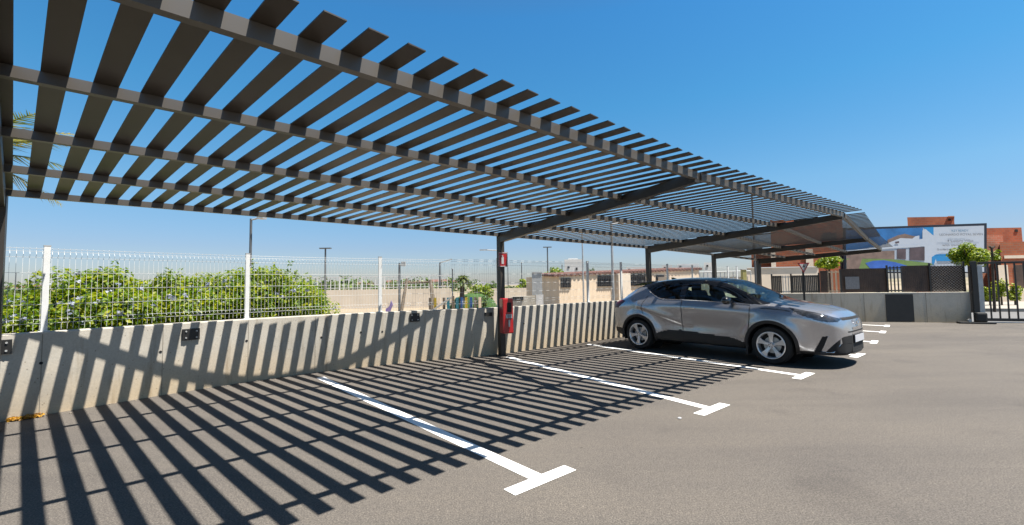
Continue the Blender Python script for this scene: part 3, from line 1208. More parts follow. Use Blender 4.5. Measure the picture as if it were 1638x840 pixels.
# ------------------------------------------------------------------ flowering hedge behind the fence
def hedge(name, line, label, seed, n, tips):
    """line: (u, v_top, distance behind the wall, half thickness)"""
    c0 = line[len(line) // 2][0]
    root = empty(name, c0, label, 'hedge')
    blobs = []
    rnd = random.Random(seed)
    for (p, h, rx) in line:
        for k in range(11):
            zc = rnd.uniform(0.25, 1.0) * h
            s = rnd.uniform(0.26, 0.42)
            blobs.append(((p.x + rnd.uniform(-0.35, 0.35), p.y + rnd.uniform(-0.5, 0.5) * rx, min(zc, h - s * 0.8)), (s, s, s * 0.9)))
    m = MB()
    leaves(m, blobs, n, 0.034, seed=seed, shell=0.5, aspect=0.6)
    m.build('foliage', M['hedge'], root)
    m = MB()
    for _ in range(tips):
        p, h, rx = rnd.choice(line)
        b = Vector((p.x + rnd.uniform(-0.4, 0.4), p.y + rnd.uniform(-0.4, 0.4), h - 0.15))
        e = b + Vector((rnd.uniform(-0.12, 0.12), rnd.uniform(-0.1, 0.1), rnd.uniform(0.1, 0.32)))
        for q in range(8):
            c = b.lerp(e, q / 7)
            leaves(m, [((c.x, c.y, c.z), (0.05, 0.05, 0.04))], 4, 0.026, seed=rnd.randrange(9999))
    m.build('shoots', M['hedge'], root)['kind'] = 'stuff'
    m = MB()
    for _ in range(int(n / 330)):
        c, r = rnd.choice(blobs)
        d = Vector((rnd.uniform(-0.6, 1), -rnd.uniform(0.1, 1), rnd.uniform(-0.2, 1))).normalized()
        p = Vector(c) + Vector((d.x * r[0], d.y * r[1], d.z * r[2])) * 1.04
        leaves(m, [((p.x, p.y, p.z), (0.04, 0.04, 0.035))], rnd.randrange(7, 15), 0.021, seed=rnd.randrange(99999), shell=0.2, aspect=0.8)
    m.build('flowers', M['flower'], root)['kind'] = 'stuff'
    m = MB()
    for (p, h, rx) in line:
        for k in range(4):
            b = Vector((p.x + rnd.uniform(-0.3, 0.3), p.y + rnd.uniform(-0.2, 0.2), 0))
            m.tube(b, b + Vector((rnd.uniform(-0.2, 0.2), rnd.uniform(-0.2, 0.2), h * 0.75)), 0.014, 5, 0.006)
    m.build('stems', M['bark'], root)['kind'] = 'stuff'
    return root


def hline(spec):
    out = []
    for u, v, y, rx in spec:
        p = at(u, v, y)
        out.append((Vector((p.x, p.y, 0)), p.z, rx))
    return out


hedge('flowering_hedge', hline([(128, 449, 6.9, 0.6), (150, 430, 7.1, 0.7), (195, 446, 7.3, 0.7), (240, 447, 7.6, 0.7), (285, 443, 7.9, 0.8), (330, 438, 8.2, 0.8), (375, 434, 8.5, 0.8), (415, 428, 8.8, 0.8),
                                (450, 432, 9.1, 0.8), (474, 449, 9.4, 0.6), (490, 470, 9.7, 0.4), (142, 470, 6.5, 0.4), (200, 465, 6.9, 0.5), (300, 462, 7.5, 0.5), (400, 452, 8.2, 0.5), (460, 456, 8.7, 0.5)]),
      'big bright green hedge with pale blue flowers behind the white fence', 11, 90000, 60)
hedge('low_hedge', hline([(-60, 478, 7.2, 0.6), (-10, 478, 7.4, 0.6), (30, 476, 7.6, 0.6), (65, 473, 7.8, 0.6), (20, 495, 6.6, 0.5), (60, 492, 6.7, 0.5)]),
      'lower stretch of green hedge at the left edge beside the carport post', 12, 28000, 10)

# orange petals at the wall foot
for k, (u, v, r, lab) in enumerate(((20, 679, 0.055, 'small round heap of orange petals at the foot of the wall'), (47, 674, 0.085, 'longer streak of orange petals at the foot of the wall'))):
    p = on_wall(a_of(u + 6), 0.07)
    m = MB()
    d = wall_dir(0.3)
    bl = [((p.x + d.x * q * r, p.y + d.y * q * r, 0.022), (r * 0.8, r * 0.7, 0.022)) for q in ((0,) if k == 0 else (-0.9, 0, 0.9))]
    leaves(m, bl, 260, 0.013, seed=k + 40, shell=0.1, aspect=0.8)
    tag(m.build('petal_heap', M['orange']), lab, 'petals')

# ------------------------------------------------------------------ lamps
def lamp(u, vbase, vtop, y, label, r=0.05, arm=None, head='T', mat='lampgrey'):
    p = at(u, 470, y)
    base = Vector((p.x, p.y, 0))
    H = hz(p.x, p.y, vtop)
    root = empty('street_lamp', base, label, 'street lamp', 'street lamps beyond the wall')
    MB().tube(base, base + z * H, r, 10, r * 0.75).build('pole', M[mat], root, smooth=True)
    m = MB()
    if head == 'T':
        m.box(base + z * (H + 0.03), (0.75, 0.22, 0.07))
    elif head == 'arm':
        m.tube(base + z * (H - 0.03), base + z * (H + 0.0) + Vector((arm, 0, 0.02)), r * 0.55, 8)
        m.box(base + z * (H + 0.02) + Vector((arm * 1.25, 0, 0)), (abs(arm) * 0.7, 0.2, 0.06))
    elif head == 'flood':
        m.box(base + z * (H - 0.05) + Vector((0.22, 0, 0)), (0.22, 0.2, 0.24))
        m.tube(base + z * (H - 0.1), base + z * (H - 0.1) + Vector((0.16, 0, 0)), 0.02, 6)
    elif head == 'cap':
        m.tube(base + z * H, base + z * (H + 0.06), r * 1.4, 8)
    elif head == 'up':
        m.quadbox(base + z * (H - 0.05), Vector((arm, 0, 0.28)), Vector((0, 0.2, 0)), Vector((0, 0, 0.06)))
    m.build('lamp_head', M['galv'] if head != 'T' else M[mat], root)
    return root


lamp(399.5, 500, 350, 11.5, 'grey lamp post with a short arm rising behind the big hedge', 0.04, 0.22, 'arm')
lamp(520, 490, 398, 30, 'dark lamp post with a flat top bar right of the big hedge', 0.07, None, 'T')
lamp(639, 490, 421, 24, 'dark post with a white floodlight beside the swing frame', 0.07, None, 'flood')
lamp(704, 470, 420, 34, 'thin lamp post with a rising arm between the swing and the palm', 0.07, 0.9, 'up')
lamp(724, 470, 431, 34, 'thin plain post left of the small palm', 0.06, None, 'cap')
lamp(797, 470, 400, 30, 'lamp hidden behind the extinguisher post, head poking out left', 0.06, -0.75, 'arm')
lamp(877, 470, 396, 40, 'thin lamp post above the yellow green tree', 0.07, None, 'T')
lamp(933.5, 470, 372, 17, 'slim grey post left of the beige house windows', 0.035, None, 'cap', 'galv')
lamp(981, 487, 358, 14.5, 'thicker grey post in front of the beige house', 0.05, 0.25, 'arm', 'galv')
lamp(1210, 470, 300, 22, 'tall dark lamp post seen through the carport slats', 0.05, 0.3, 'arm')
for k, (u, vt) in enumerate(((24, 437), (58, 445), (835, 420), (900, 424), (813, 428))):
    lamp(u, 470, vt, 60, ['distant thin mast left of the white fence post', 'distant short mast near the white fence post', 'distant mast right of the extinguisher sign', 'distant mast above the white block', 'distant short mast right of the carport post'][k], 0.07, None, 'cap')

# ------------------------------------------------------------------ beige retaining wall, railing, playground
def block(u0, u1, v0, v1, y, d, mat, name=None, parent=None, z0=None):
    """upright box whose front face covers u0..u1, v0(top)..v1(bottom) at distance y"""
    a, b = at(u0, v1, y), at(u1, v0, y)
    zz0 = a.z if z0 is None else z0
    zt = at((u0 + u1) / 2, v0, y).z
    m = MB()
    m.quadbox((a.x, y, zz0), (b.x - a.x, 0, 0), (d * a.x / y, d, 0), (0, 0, zt - zz0))
    return m if name is None else m.build(name, mat, parent)


def thing_block(name, label, cat, u0, u1, v0, y, d, mat, group=None, z0=-0.05):
    m = block(u0, u1, v0, 500, y, d, mat, z0=z0)
    o = m.build(name, mat)
    return tag(o, label, cat, group)


rw = empty('retaining_wall', (at(600, 470, 30).x, 30, 0), 'long low beige wall with a white railing beyond the hedge', 'wall')
block(470, 722, 463, 500, 30, 0.25, M['beige2'], 'wall_body', rw, z0=-0.05)
xa, xb = at(470, 463, 30).x, at(722, 463, 30).x
zt = at(600, 463, 30).z
m = MB()
x = xa
while x < xb:
    m.box((x, 30.1, zt + 0.42), (0.03, 0.03, 0.84))
    x += 0.30
m.box(((xa + xb) / 2, 30.1, zt + 0.85), (xb - xa, 0.05, 0.05))
m.box(((xa + xb) / 2, 30.1, zt + 0.12), (xb - xa, 0.04, 0.04))
x = xa
while x < xb:
    m.box((x, 30.1, zt + 0.44), (0.08, 0.07, 0.88))
    x += 1.5
m.build('railing', M['white'], rw)
rw2 = thing_block('garden_wall', 'pale ribbed wall below the trees right of the carport post', 'wall', 768, 862, 461, 38, 0.3, M['beige2'])
# swing
sw_y = 22.0
sA = at(645, 452, sw_y)
sB = at(692, 450, sw_y)
swing = empty('swing_frame', (at(668, 480, sw_y).x, sw_y, 0), 'wooden swing frame of leaning logs with an orange right top', 'swing')
for (u0, v0, u1) in ((651, 450, 636), (651, 450, 647), (689, 452, 702), (688, 452, 699)):
    p = at(u0, v0, sw_y)
    q = at(u1, 489, sw_y)
    k = 0.9 if u0 == 651 and u1 == 636 else 0
    MB().tube((q.x, sw_y - 0.8 + k * 1.6, 0), (p.x, sw_y, p.z + 0.12), 0.085, 8, 0.06).build('leg', M['wood'], swing, smooth=True)
MB().tube((sA.x, sw_y, sA.z - 0.03), (sB.x, sw_y, sB.z - 0.03), 0.05, 8).build('crossbar', M['wood'], swing, smooth=True)
pl = empty('play_fence', (at(735, 480, 20).x, 20, 0), 'low playground fence of yellow, blue and teal boards', 'fence')
cols = ['wood', 'yellow', 'beige', 'wood', 'teal', 'yellow', 'teal', 'blue', 'yellow', 'blue', 'wood', 'beige']
for k, cn in enumerate(cols):
    u = 686 + k * 7.2
    pa, pb = at(u, 478, 20), at(u + 4.2, 478, 20)
    m = MB()
    m.box(((pa.x + pb.x) / 2, 20 + 0.1 * (k % 2), 0.45), (pb.x - pa.x, 0.05, 0.9))
    o = m.build('board', M[cn], pl)
    o['label'] = {'wood': 'brown board', 'yellow': 'yellow board', 'beige': 'tan board', 'teal': 'teal board', 'blue': 'blue board'}[cn]
m = MB()
m.box((at(725, 478, 20).x, 20.16, 0.62), (2.3, 0.03, 0.06))
m.build('rail', M['galv'], pl)
c = at(709, 481, 18.5)
sl = empty('slide', (c.x, 18.5, 0), 'small grey playground slide in front of the coloured boards', 'slide')
m = MB()
m.beam((c.x - 0.75, 18.5, 0.25), (c.x + 0.35, 18.5, 0.98), 0.45, 0.06)
m.build('chute', M['galv'], sl)
m = MB()
m.tube((c.x + 0.4, 18.3, 0), (c.x + 0.4, 18.3, 1.0), 0.03, 6)
m.tube((c.x + 0.4, 18.7, 0), (c.x + 0.4, 18.7, 1.0), 0.03, 6)
m.build('ladder', M['wood'], sl)
c = at(622, 486, 19)
rd = empty('spring_rider', (c.x, 19, 0), 'small purple spring rider in the playground', 'toy')
m = MB()
m.prism([(c.x - 0.13, 18.97, 0.38), (c.x + 0.05, 18.97, 0.36), (c.x + 0.17, 18.97, 0.66), (c.x + 0.10, 18.97, 0.84), (c.x + 0.02, 18.97, 0.60), (c.x - 0.12, 18.97, 0.50)], (0, 0.06, 0))
m.build('rider_body', M['purple'], rd)
MB().tube((c.x, 19, 0), (c.x, 19, 0.36), 0.06, 8).build('spring', M['galv'], rd)

# small palm, mound, bushes
def palm(name, base, h, label, n, ln, mat, seed, droop=0.9, tr=0.12, leafw=0.03, group=None, sub=16):
    rnd = random.Random(seed)
    root = empty(name, base, label, 'palm tree', group)
    base = Vector(base)
    m = MB()
    lean = Vector((0.06 * h, 0, 0))
    k = 7
    for i in range(k):
        m.tube(base + lean * (i / k) ** 1.5 + z * h * i / k, base + lean * ((i + 1) / k) ** 1.5 + z * h * (i + 1) / k, tr * (1.08 if i % 2 else 1.0), 9, tr * 0.92)
    m.build('trunk', M['bark'], root, smooth=True)
    top = base + lean + z * h
    for i in range(n):
        az = 2 * math.pi * i / n + rnd.uniform(-0.25, 0.25)
        el = rnd.uniform(-0.35, 1.2)
        d = Vector((math.cos(az) * math.cos(el), math.sin(az) * math.cos(el), math.sin(el)))
        L_ = ln * rnd.uniform(0.8, 1.15)
        m = MB()
        pts = []
        for q in range(sub + 1):
            t = q / sub
            p = top + d * L_ * t + Vector((0, 0, -droop * L_ * 0.55 * t * t))
            pts.append(p)
        for q in range(sub):
            m.tube(pts[q], pts[q + 1], 0.012 * ln * (1 - q / sub) + 0.002, 3)
            tdir = (pts[q + 1] - pts[q]).normalized()
            sd = tdir.cross(Vector((0, 0, 1)))
            if sd.length < 0.05:
                sd = Vector((1, 0, 0))
            sd.normalize()
            up = sd.cross(tdir)
            ll = ln * 0.30 * math.sin(math.pi * (0.15 + 0.83 * q / sub))
            for s in (-1, 1):
                for e in (0.0, 0.5):
                    b0 = pts[q].lerp(pts[q + 1], e)
                    tip = b0 + (sd * s * 0.9 + tdir * 0.75 + Vector((0, 0, rnd.uniform(-0.35, -0.05)))) * ll
                    wv = tdir * leafw
                    i0 = len(m.v)
                    m.v += [b0 - wv, b0 + wv, tip]
                    m.f.append((i0, i0 + 1, i0 + 2))
        m.build('frond', mat if not isinstance(mat, list) else rnd.choice(mat), root)
    return root


p = at(-66, 258, 9.6)
palm('palm_tree', (p.x - 0.2, 9.6, 0), p.z + 0.15, 'tall palm whose fronds show through the slats at the left edge', 26, 2.05, [M['palmleaf'], M['yellowfrond'], M['yellowfrond']], 5, 0.55, 0.17, 0.022)
p = at(738, 486, 26)
palm('palm_tree', (p.x, 26, 0), at(742, 446, 26).z, 'small palm with a round head beside the green mound', 44, 0.60, [M['palmleaf'], M['darkleaf']], 8, 1.2, 0.13, 0.03, sub=9)
c = at(757, 480, 27)
m = MB()
rnd = random.Random(4)
nu, nv = 26, 8
for j in range(nv + 1):
    ph = math.pi / 2 * j / nv
    for i in range(nu):
        t = 2 * math.pi * i / nu
        rr = 1 + rnd.uniform(-0.04, 0.04)
        m.v.append(Vector((c.x + 1.45 * rr * math.cos(t) * math.cos(ph), 27 + 1.2 * rr * math.sin(t) * math.cos(ph), 0.95 * rr * math.sin(ph) - 0.02)))
for j in range(nv):
    for i in range(nu):
        k = (i + 1) % nu
        m.f.append((j * nu + i, j * nu + k, (j + 1) * nu + k, (j + 1) * nu + i))
tag(m.build('grass_mound', M['grass'], smooth=True), 'rounded green grassy mound in the playground', 'mound', kind='structure')


def shrub(u, vtop, y, wpx, label, mat, seed, n=1200, leaf=0.07, name='shrub', group=None, zb=0.0, cat='bush'):
    p = at(u, vtop, y)
    w = wpx * y / FPX / 2
    h = p.z
    return tree(name, (p.x, y, zb), h, (w, w * 0.9, max(0.3, (h - zb) * 0.46)), label, mat, group, n, leaf, seed, 0.04, clumps=18, cat=cat)


shrub(769, 449, 28, 44, 'leafy bush right of the small palm', M['limeleaf'], 21, 1500, 0.09)
shrub(770, 470, 25.5, 24, 'low dark shrub at the foot of the mound', M['darkleaf'], 25, 500, 0.07)
shrub(785, 449, 42, 30, 'round tree left of the carport post beyond the pale wall', M['darkleaf'], 22, 1200, 0.12, 'round_tree', 'trees beyond the pale wall', cat='tree')
shrub(815, 454, 43, 26, 'low tree just right of the carport post beyond the pale wall', M['darkleaf'], 26, 900, 0.12, 'round_tree', 'trees beyond the pale wall', cat='tree')
shrub(837, 444, 41, 26, 'rounded tree left of the steel cabinet beyond the pale wall', M['limeleaf'], 23, 1300, 0.12, 'round_tree', 'trees beyond the pale wall', cat='tree')
shrub(885, 427, 30, 34, 'tall yellow green tree left of the beige house', M['limeleaf'], 24, 2200, 0.11, 'leafy_tree', cat='tree')
shrub(944, 428, 46, 18, 'dark tree top above the beige house roof', M['darkleaf'], 27, 500, 0.12, 'dark_tree', cat='tree')

# steel cabinet on a white plinth
y = 17.5
cb = empty('steel_cabinet', (at(861, 480, y).x, y, 0), 'grey steel cabinet standing on a white plinth behind the wall', 'cabinet')
block(858, 869, 472, 495, y, 0.35, M['white'], 'plinth', cb, z0=-0.02)
block(851.5, 867, 436, 472, y + 0.02, 0.3, M['galv'], 'cabinet_box', cb)
block(851, 867.5, 435, 437, y - 0.01, 0.34, M['galv'], 'cabinet_lid', cb)
bg = empty('grey_barrier', (at(832, 478, y).x, y, 0), 'low grey block with a dark vent left of the steel cabinet', 'block')
block(818, 857, 474, 495, y + 0.6, 0.3, M['farwall'], 'block_body', bg, z0=-0.02)
block(820, 837, 475, 481, y + 0.57, 0.02, M['darkpart'], 'vent', bg)

# beige house with tile roof
def house():
    y0 = 21.0
    root = empty('beige_house', (at(1000, 470, y0).x, y0, 0), 'low beige house with red tile edge and barred windows', 'house')
    A = at(895, 480, 20.3)
    Bp = at(1120, 480, 23.0)
    A.z = Bp.z = 0
    d = (Bp - A)
    L_ = d.length
    d.normalize()
    n = Vector((d.y, -d.x, 0))
    zt = hz(A.x, A.y, 441)
    zt2 = hz(Bp.x, Bp.y, 431)
    H_ = (zt + zt2) / 2

    def su(u):
        q = ray(u, 460)
        q2 = Vector((q.x, q.y))
        return -cross2(Vector((A.x, A.y)), q2) / cross2(Vector((d.x, d.y)), q2)
    m = MB()
    m.prism([A - z * 0.05, Bp - z * 0.05, Bp + z * zt2, A + z * zt], -n * 4.0)
    m.build('wall', M['beige'], root)
    s0, s1 = su(985), su(1004)
    m = MB()
    m.quadbox(A + d * s0 + n * 0.001, d * (s1 - s0), n * 0.25, z * (zt + (zt2 - zt) * s0 / L_ - 0.02))
    m.build('pilaster', M['beige2'], root)
    for (u0, u1, v0, v1) in ((897, 913, 445, 460), (956, 980, 441, 458), (1006, 1033, 438, 457), (1050, 1062, 440, 458)):
        s0, s1 = su(u0), su(u1)
        pm = A + d * (s0 + s1) / 2
        za, zb1 = hz(pm.x, pm.y, v1), hz(pm.x, pm.y, v0)
        m = MB()
        m.quadbox(A + d * s0 + n * 0.002 + z * za, d * (s1 - s0), n * 0.03, z * (zb1 - za))
        w_ = m.build('window', M['glass_d'], root)
        m = MB()
        k = s0 + 0.04
        while k < s1:
            m.quadbox(A + d * k + n * 0.06 + z * za, d * 0.018, n * 0.018, z * (zb1 - za))
            k += 0.12
        for q in (0.15, 0.85):
            m.quadbox(A + d * s0 + n * 0.058 + z * (za + (zb1 - za) * q), d * (s1 - s0), n * 0.022, z * 0.02)
        m.build('grille', M['bronze_d'], w_)
    m = MB()   # tile courses along the eave
    k = -0.2
    while k < L_ + 0.2:
        a0 = A + d * k + n * 0.07 + z * (zt + (zt2 - zt) * k / L_ + 0.02)
        m.tube(a0, a0 - n * 2.6 + z * 0.10, 0.07, 7, 0.065)
        k += 0.21
    m.quadbox(A - d * 0.2 + n * 0.06 + z * (zt + 0.004), d * (L_ + 0.4) + z * (zt2 - zt), -n * 2.6 + z * 0.09, z * 0.03)
    m.build('roof', M['tile'], root)
    s0 = su(1045)
    m = MB()
    m.quadbox(A + d * s0 + n * 0.4, d * 1.6, n * 0.8, z * (H_ - 0.25))
    m.build('porch', M['beige2'], root)


house()
wb = empty('white_block', (at(918, 430, 60).x, 60, 0), 'distant white flat roofed block left above the beige house', 'building')
block(904, 931, 415, 470, 60, 8, M['white'], 'wall', wb, z0=0)
block(908, 911, 426, 429, 59.95, 0.1, M['glass_d'], 'window', wb)
block(909, 924, 413.5, 415, 60.5, 4, M['white'], 'parapet', wb)
block(921, 924, 428, 432, 59.95, 0.1, M['glass_d'], 'window', wb)
wb = empty('white_block', (at(1130, 430, 50).x, 50, 0), 'distant white block seen between the two farther carport posts', 'building')
block(1128, 1139, 420, 470, 50, 6, M['white'], 'wall', wb, z0=0)
block(1130, 1133, 424, 427, 49.95, 0.1, M['glass_d'], 'window', wb)
for k, (u0, u1, v0) in enumerate(((1003, 1032, 427), (1060, 1075, 424), (1085, 1118, 422))):
    hb = empty('white_house', (at(u0, 430, 55 + k).x, 55 + k, 0), ['distant white house over the tile roof near the first far post', 'small distant white house over the middle of the tile roof', 'distant white house over the right end of the tile roof'][k], 'building', 'white houses beyond the tile roof')
    block(u0, u1, v0, 470, 55 + k, 7, M['white'], 'wall', hb, z0=0)
    block(u0 + 2, u0 + 5, v0 + 3, v0 + 5, 54.95 + k, 0.1, M['glass_d'], 'window', hb)

# town on the plain
rnd = random.Random(31)
for k in range(16):
    u = rnd.choice([rnd.uniform(20, 75), rnd.uniform(480, 735), rnd.uniform(480, 735), rnd.uniform(480, 735)])
    y = rnd.uniform(230, 480)
    w = rnd.uniform(7, 16)
    h = rnd.uniform(2.6, 4.5)
    p = at(u, 458, y)
    root = empty('far_house', (p.x, y, 0), 'one of the tiny pale houses far off on the plain', 'building', 'far houses on the plain')
    m = MB()
    m.box((p.x, y, h / 2), (w, 6, h))
    m.build('wall', rnd.choice([M['white'], M['beige'], M['beige2']]), root)
    m = MB()
    m.prism([(p.x - w / 2 - 0.3, y - 3.3, h + 0.002), (p.x - w / 2 - 0.3, y + 3.3, h + 0.002), (p.x - w / 2 - 0.3, y, h + 1.5)], (w + 0.6, 0, 0))
    m.build('roof', M['tile'], root)
m = MB()   # tree belts far off
bl = []
for k in range(90):
    u = rnd.uniform(-40, 760)
    y = rnd.uniform(70, 240)
    p = at(u, 458, y)
    s = rnd.uniform(1.4, 3.0)
    bl.append(((p.x, y, s * 0.5), (s * 1.6, s * 1.2, s * 0.8)))
leaves(m, bl, 9000, 0.5, seed=5)
tag(m.build('far_trees', M['darkleaf']), 'belts of dark green scrub and trees far off on the plain', 'trees', kind='stuff')
m = MB()
prev = None
for i in range(160):
    x = -2600 + i * 24
    u = 819 + x / 2200 * FPX
    h = 10 + 9 * math.sin(i * 0.21) + 5 * math.sin(i * 0.57 + 1) + (16 * math.exp(-((u - 540) / 75) ** 2)) + (8 * math.exp(-((u - 60) / 80) ** 2))
    h = max(2, h)
    m.v += [Vector((x, 2050, -1)), Vector((x, 2200, h)), Vector((x, 2500, -1))]
    if i:
        b = 3 * i
        m.f += [(b - 3, b, b + 1, b - 2), (b - 2, b + 1, b + 2, b - 1)]
tag(m.build('hills', M['hill'], smooth=True), 'low bluish line of hills on the horizon', 'hills', kind='structure')

# white railing and yellow post between posts
wr = empty('white_railing', (at(1165, 450, 19.6).x, 19.6, 0), 'short white railing between the two farthest carport posts', 'railing')
m = MB()
p0, p1 = at(1120, 462, 20.3), at(1202, 462, 19.3)
for q in range(13):
    p = p0.lerp(p1, q / 12)
    m.tube((p.x, p.y, 0), (p.x, p.y, 1.85), 0.02, 6)
for zz in (0.3, 1.1, 1.85):
    m.tube((p0.x, p0.y, zz), (p1.x, p1.y, zz), 0.025, 6)
m.build('bars', M['white_metal'], wr)
m = MB()
m.quadbox((p0.x, p0.y + 0.25, 0), (p1.x - p0.x, p1.y - p0.y, 0), (0, 0.12, 0), (0, 0, 1.62))
m.build('backing_wall', M['beige2'], wr)
p = at(1190, 450, 19.0)
yp = empty('yellow_post', (p.x, p.y, 0), 'pale yellow post beside the white railing', 'post')
MB().box((p.x, p.y, 0.95), (0.17, 0.17, 1.9)).build('post_body', pbr('pale_yellow', (0.66, 0.58, 0.20), 0.6), yp, bevel=0.01)
MB().box((p.x, p.y, 1.92), (0.2, 0.2, 0.03)).build('post_cap', M['white'], yp)

# ------------------------------------------------------------------ brick buildings on the right
def bbuild(label, parts, name='brick_building', group=None):
    u0, u1, v0, y, d, mat = parts[0]
    root = empty(name, (at((u0 + u1) / 2, 450, y).x, y, 0), label, 'building', group)
    for (u0, u1, v0, y, d, mat) in parts:
        block(u0, u1, v0, 480, y, d, mat, 'wall', root, z0=-0.02)
    return root


b1 = bbuild('big red brick building behind the far end of the carport', [(1238, 1347, 352, 27, 9, M['brick']), (1205, 1238, 398, 28, 7, M['brick'])])
block(1316, 1338, 372, 384, 26.96, 0.1, M['glass_d'], 'window', b1)
block(1290, 1300, 398, 430, 26.9, 0.12, M['beige2'], 'pillar', b1)
block(1236, 1240, 398, 470, 26.9, 0.12, M['beige2'], 'pillar', b1)
cw = empty('street_wall', (at(1260, 450, 24).x, 24, 0), 'pale concrete band wall below the red brick behind the grey panels', 'wall')
block(1196, 1309, 428.5, 470, 24, 0.3, M['beige2'], 'wall_body', cw, z0=-0.02)
block(1195, 1310, 427, 429.2, 23.95, 0.42, M['white'], 'coping', cw)
b2 = bbuild('red brick upper storey rising behind the billboard', [(1460, 1526, 347, 36, 6, M['brick'])])
block(1516, 1526.6, 345.5, 347.2, 35.9, 6.2, M['brick2'], 'parapet', b2)
block(1518, 1521, 350, 353, 35.95, 0.1, M['darkpart'], 'vent', b2)
b3 = bbuild('red brick house right of the billboard with a pale band', [(1560, 1604, 376, 28, 6, M['brick2']), (1566, 1634, 364.5, 32, 6, M['brick'])])
block(1575, 1604, 402, 409.5, 27.96, 0.1, M['beige2'], 'band', b3)
block(1624, 1628, 367, 371, 31.96, 0.1, M['darkpart'], 'vent', b3)
b4 = bbuild('red brick front at the right edge with a brown door', [(1606, 1720, 386, 26, 6, M['brick'])])
block(1606.5, 1720, 408, 413.5, 25.95, 0.1, M['beige2'], 'band', b4)
block(1600, 1612, 424, 470, 25.93, 0.12, M['beige2'], 'pillar', b4)
block(1626, 1640, 424, 466, 25.96, 0.08, M['brown'], 'door', b4)
block(1597, 1720, 462, 476, 25.6, 0.35, M['beige2'], 'plinth', b4, z0=0)

# trees on the right
p = at(1328, 460, 19.5)
tree('street_tree', (p.x, 19.5, 0), hz(p.x, 19.5, 408.5), (0.50, 0.5, 0.30), 'small bright green tree behind the tan bars under the carport end', M['limeleaf'], None, 1500, 0.055, 41, 0.05)
p = at(1553, 470, 18.5)
tree('street_tree', (p.x, 18.5, 0), hz(p.x, 18.5, 391), (0.58, 0.56, 0.46), 'round bright lime tree in front of the billboard by the gate', M['limeleaf'], None, 7000, 0.045, 42, 0.06, clumps=40)
p = at(1589, 430, 18.6)
st = empty('pruned_tree', (p.x, 18.6, 0), 'thin pruned trunk with few yellow leaves right of the lime tree', 'tree')
m = MB()
ht = hz(p.x, 18.6, 396)
m.tube((p.x - 0.08, 18.6, 0), (p.x, 18.6, ht), 0.05, 8, 0.04)
m.tube((p.x, 18.6, ht - 0.05), (p.x - 0.1, 18.6, ht + 0.06), 0.035, 6)
m.tube((p.x, 18.6, ht - 0.05), (p.x + 0.12, 18.6, ht + 0.05), 0.035, 6)
m.build('trunk', M['bark'], st)
m = MB()
leaves(m, clump((p.x + 0.16, 18.6, ht - 0.32), (0.26, 0.2, 0.24), 8, 4), 260, 0.045, seed=2)
m.build('crown', M['limeleaf'], st)
for k, (u, vt, w) in enumerate(((1600, 452, 26), (1622, 458, 20), (1582, 462, 16))):
    shrub(u, vt, 20.9, w, ['taller flowering green shrub behind the gate bars', 'smaller green shrub at the right edge behind the gate', 'low green shrub behind the first gate bars'][k], M['limeleaf'], 50 + k, 700, 0.05, group='shrubs behind the gate', zb=0.12)

# ------------------------------------------------------------------ billboard
BY = 25.0
bb = empty('billboard', (at(1465, 440, BY).x, BY, 0), 'wide billboard with a white villa, pool and lawn and lettering on a white field', 'billboard')


def bq(pts, layer, name, mat):
    m = MB()
    P = [at(u, v, BY) for u, v in pts]
    P = [Vector((p.x, BY - 0.006 * layer, p.z)) for p in P]
    m.prism(P, (0, 0.004, 0))
    return m.build(name, M[mat], bb)


m = MB()
P = [at(u, v, BY) for u, v in ((1350, 437), (1578.5, 437), (1578.5, 357), (1350, 365))]
m.prism([Vector((p.x, BY, p.z)) for p in P], (0, 0.10, 0))
m.build('board', M['navy'], bb)
for u in (1352, 1408, 1465, 1521, 1574):
    p = at(u, 440, BY)
    MB().box((p.x, BY + 0.2, 1.5), (0.12, 0.12, 3.0)).build('leg', M['navy'], bb)
bq([(1353, 435), (1574, 435), (1574, 361), (1353, 368)], 1, 'print_sheet', 'print_white')
bq([(1353, 400), (1476, 392), (1476, 364.2), (1353, 368)], 2, 'printed_sky', 'sky_print')
bq([(1476, 364), (1493, 363.4), (1493, 376.5)], 2, 'printed_sky', 'print_cyan')
bq([(1419, 384), (1428, 380), (1436, 376.5), (1447, 374), (1458, 377), (1464, 378), (1464, 384), (1420, 390)], 3, 'printed_roof_pergola', 'print_stone')
bq([(1353, 404), (1416, 391), (1420, 389), (1440, 381), (1459, 382), (1464, 378), (1470, 377), (1470, 383), (1475, 382), (1475, 369), (1480, 366.5), (1497, 381), (1497, 424), (1353, 424)], 4, 'printed_villa', 'print_white')
bq([(1397, 403), (1478, 394), (1478, 422), (1397, 422)], 5, 'printed_terrace', 'print_shade')
bq([(1353, 404), (1430, 401), (1430, 418), (1353, 420)], 6, 'printed_stone_wall', 'print_stone')
bq([(1434, 398.5), (1448, 398), (1448, 415), (1434, 414)], 7, 'printed_window', 'print_win')
bq([(1454, 396.5), (1478, 395), (1478, 417), (1454, 416)], 7, 'printed_window', 'print_win')
bq([(1353, 402), (1397, 396), (1418, 394), (1478, 391), (1478, 393.5), (1418, 398), (1353, 407)], 8, 'printed_ledge', 'print_white')
bq([(1431, 387), (1437, 386), (1437, 389), (1431, 390)], 8, 'printed_window', 'print_win')
bq([(1353, 414), (1400, 414), (1436, 415.5), (1486, 421), (1492, 423), (1470, 428), (1440, 432), (1353, 434)], 9, 'printed_lawn', 'print_green')
bq([(1383, 421), (1395, 417.5), (1412, 416.5), (1430, 419.5), (1456, 427), (1440, 431), (1392, 431)], 10, 'printed_pool', 'print_pool')
bq([(1353, 416), (1366, 412), (1378, 414), (1372, 432), (1353, 434)], 10, 'printed_shadow_wall', 'print_stone')
